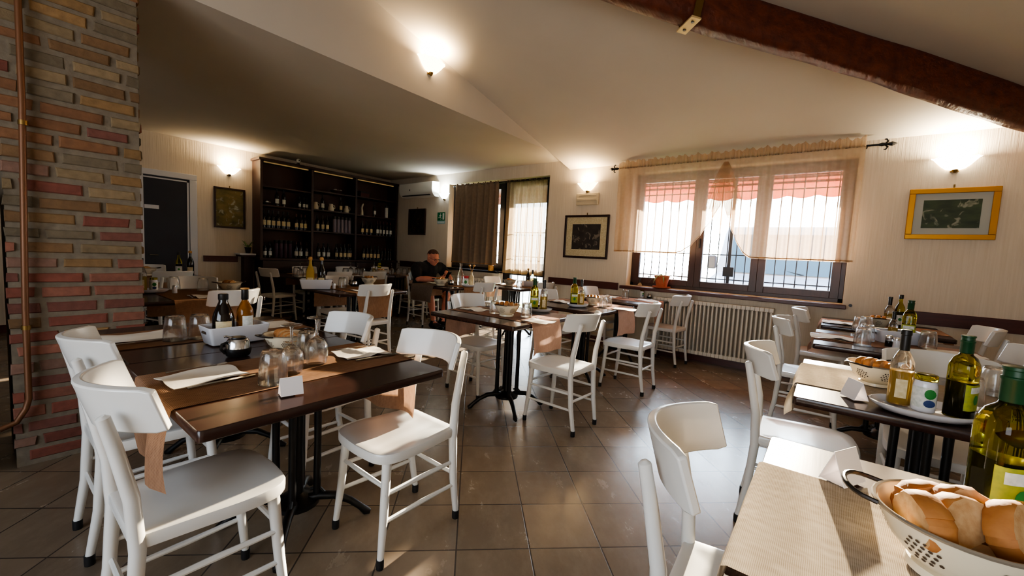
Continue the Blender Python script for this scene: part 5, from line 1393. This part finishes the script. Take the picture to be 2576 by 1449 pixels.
# shorts
S = MB()
limb(S, [(-.08, -.10, .645), (.08, -.10, .645)], [.155, .155])
for s, kn in ((1, (.165, .23, .585)), (-1, (-.17, .25, .585))):
    limb(S, [(s*.1, -.1, .62), tuple((a+b)/2 for a, b in zip((s*.1, -.1, .62), kn)), kn], [.13, .118, .1])
fuse(S, 'shorts', M['shirt'], man, .012, 4)
# shoes
for s, an in ((1, (.11, .36)), (-1, (-.12, .32))):
    S = MB(); limb(S, [(an[0], an[1]-.04, .06), (an[0], an[1]+.05, .06), (an[0], an[1]+.14, .05), (an[0], an[1]+.2, .042)], [.056, .058, .052, .04])
    limb(S, [(an[0], an[1]-.01, .10), (an[0], an[1]-.005, .125)], [.052, .05])
    fuse(S, 'shoe', M['cap_black'], man, .01, 3)
# hair cap: upper back of the skull
S = MB(); b = len(S.v)
def cap(u, v):
    th = -2.05+4.1*u; ph_ = .25+1.32*v
    x = math.sin(th)*math.sin(ph_ if True else 0); y = -math.cos(th)*math.sin(ph_); z = math.cos(ph_)
    return W(*hp(.0935*x, -.014+.118*y, .035+.111*z))
def cap2(u, v):
    a = 6.2832*u; ph_ = v*(1.85-1.0*(.5+.5*math.cos(a))**.8) 
    ph_ *= 1+(.05*math.sin(a*9)+.04*math.sin(a*17+1))*(v > .9)
    k = 1+.012*math.sin(a*23+ph_*31)*math.sin(ph_*27)-.035*(v > .97)
    return W(*hp(.0925*k*math.sin(a)*math.sin(ph_), -.012+.1165*k*math.cos(a)*math.sin(ph_), .034+.111*k*math.cos(ph_)))
S.grid(cap2, 72, 20); S.build('hair', M['hair'], man, smooth=80)
# glasses
S = MB()
for s in (-1, 1):
    pts = [W(*hp(s*.036+.026*math.cos(k*.5236), .118, .003+.018*math.sin(k*.5236))) for k in range(13)]
    S.tube(pts, .0022, 6); S.tube([W(*hp(s*.062, .117, .008)), W(*hp(s*.092, .08, .01)), W(*hp(s*.096, -.01, .008))], .0022, 6)
S.tube([W(*hp(-.01, .12, .006)), W(*hp(.01, .12, .006))], .0022, 6); S.build('glasses', M['cap_black'], man)
# eyes
S = MB()
for s in (-1, 1): S.ball(W(*hp(s*.034, .1, .004)), .009, 8, 6)
S.build('eyes', M['cap_black'], man)
# phone in both hands
p = W(.01, .565, .925); rot = Matrix.Rotation(R(-35), 3, 'X')
o = empty('smartphone', p); tag(o, 'black smartphone held by the seated man', 'phone'); o.rotation_euler = (R(38), 0, 0)
MB().box((0, 0, 0), (.082, .012, .165)).build('phone_case', M['phone'], o, smooth=0, bevel=.005)
MB().box((0, .0066, 0), (.074, .001, .15)).build('screen', mat('phone_screen', (20,22,28), .08), o, smooth=0)
# ================================================================ LIGHT, SKY, CAMERA
sc = bpy.context.scene
w = bpy.data.worlds.new('sky'); sc.world = w; w.use_nodes = True; nt = w.node_tree; bg = nt.nodes['Background']
tc = node(nt, 'ShaderNodeTexCoord'); sp = node(nt, 'ShaderNodeSeparateXYZ'); nt.links.new(tc.outputs['Generated'], sp.inputs[0])
mr = node(nt, 'ShaderNodeMapRange'); mr.inputs['From Min'].default_value = -.05; mr.inputs['From Max'].default_value = .7; nt.links.new(sp.outputs[2], mr.inputs['Value'])
mx = node(nt, 'ShaderNodeMix', data_type='RGBA'); ia = [i for i in mx.inputs if i.type == 'RGBA']
ia[0].default_value = (.92, .96, 1, 1); ia[1].default_value = (.55, .76, 1, 1)
nt.links.new(mr.outputs[0], mx.inputs[0])
SUN_EL, SUN_AZ = 12.0, 4.5      # degrees: height above horizon, direction from +X towards +Y
d = Vector((math.cos(R(SUN_EL))*math.cos(R(SUN_AZ)), math.cos(R(SUN_EL))*math.sin(R(SUN_AZ)), math.sin(R(SUN_EL))))
# hazy bright sky around the low sun
vm = node(nt, 'ShaderNodeVectorMath', operation='DOT_PRODUCT'); vm.inputs[1].default_value = d; nt.links.new(tc.outputs['Generated'], vm.inputs[0])
mx0 = node(nt, 'ShaderNodeMath', operation='MAXIMUM'); mx0.inputs[1].default_value = 0; nt.links.new(vm.outputs['Value'], mx0.inputs[0])
pw = node(nt, 'ShaderNodeMath', operation='POWER'); pw.inputs[1].default_value = 5; nt.links.new(mx0.outputs[0], pw.inputs[0])
ma = node(nt, 'ShaderNodeMath', operation='MULTIPLY_ADD'); ma.inputs[1].default_value = 34; ma.inputs[2].default_value = 6.0; nt.links.new(pw.outputs[0], ma.inputs[0])
nt.links.new([o for o in mx.outputs if o.type == 'RGBA'][0], bg.inputs['Color']); nt.links.new(ma.outputs[0], bg.inputs['Strength'])
li = bpy.data.lights.new('sun', 'SUN'); li.energy = 60.0; li.angle = R(.9); li.color = (1, .87, .70)
o = bpy.data.objects.new('sun', li); COL.objects.link(o)
d = Vector((math.cos(R(SUN_EL))*math.cos(R(SUN_AZ)), math.cos(R(SUN_EL))*math.sin(R(SUN_AZ)), math.sin(R(SUN_EL))))
o.rotation_euler = d.to_track_quat('Z', 'Y').to_euler(); o.location = d*20
def portal(name, loc, rot, sx, sy):
    li = bpy.data.lights.new(name, 'AREA'); li.shape = 'RECTANGLE'; li.size = sx; li.size_y = sy; li.cycles.is_portal = True
    o = bpy.data.objects.new(name, li); COL.objects.link(o); o.location = loc; o.rotation_euler = rot
portal('window_portal', (6.3, 1.14, 1.79), (0, R(90), 0), 1.66, 2.58)
portal('window_portal', (6.3, 5.13, 1.36), (0, R(90), 0), 2.7, 2.45)
portal('window_portal', (XL-.1, .65, 1.6), (0, R(-90), 0), 1.6, 3.1)
cam = bpy.data.cameras.new('camera'); co = bpy.data.objects.new('camera', cam); COL.objects.link(co)
cam.sensor_width = 36; cam.sensor_fit = 'HORIZONTAL'; cam.lens = FPX/2576*36; cam.clip_start = .02; cam.clip_end = 200
mw = Matrix.Identity(4)
for i in range(3): mw[i][0], mw[i][1], mw[i][2] = CR[i], CU[i], -CF[i]
mw[0][3], mw[1][3], mw[2][3] = CAM
co.matrix_world = mw; sc.camera = co
sc.view_settings.view_transform = 'AgX'; sc.view_settings.look = 'AgX - Medium High Contrast'; sc.view_settings.exposure = 0.55
cy = sc.cycles; cy.max_bounces = 12; cy.diffuse_bounces = 4; cy.glossy_bounces = 3; cy.transmission_bounces = 10; cy.transparent_max_bounces = 16
cy.sample_clamp_indirect = 6; cy.caustics_reflective = False; cy.caustics_refractive = False
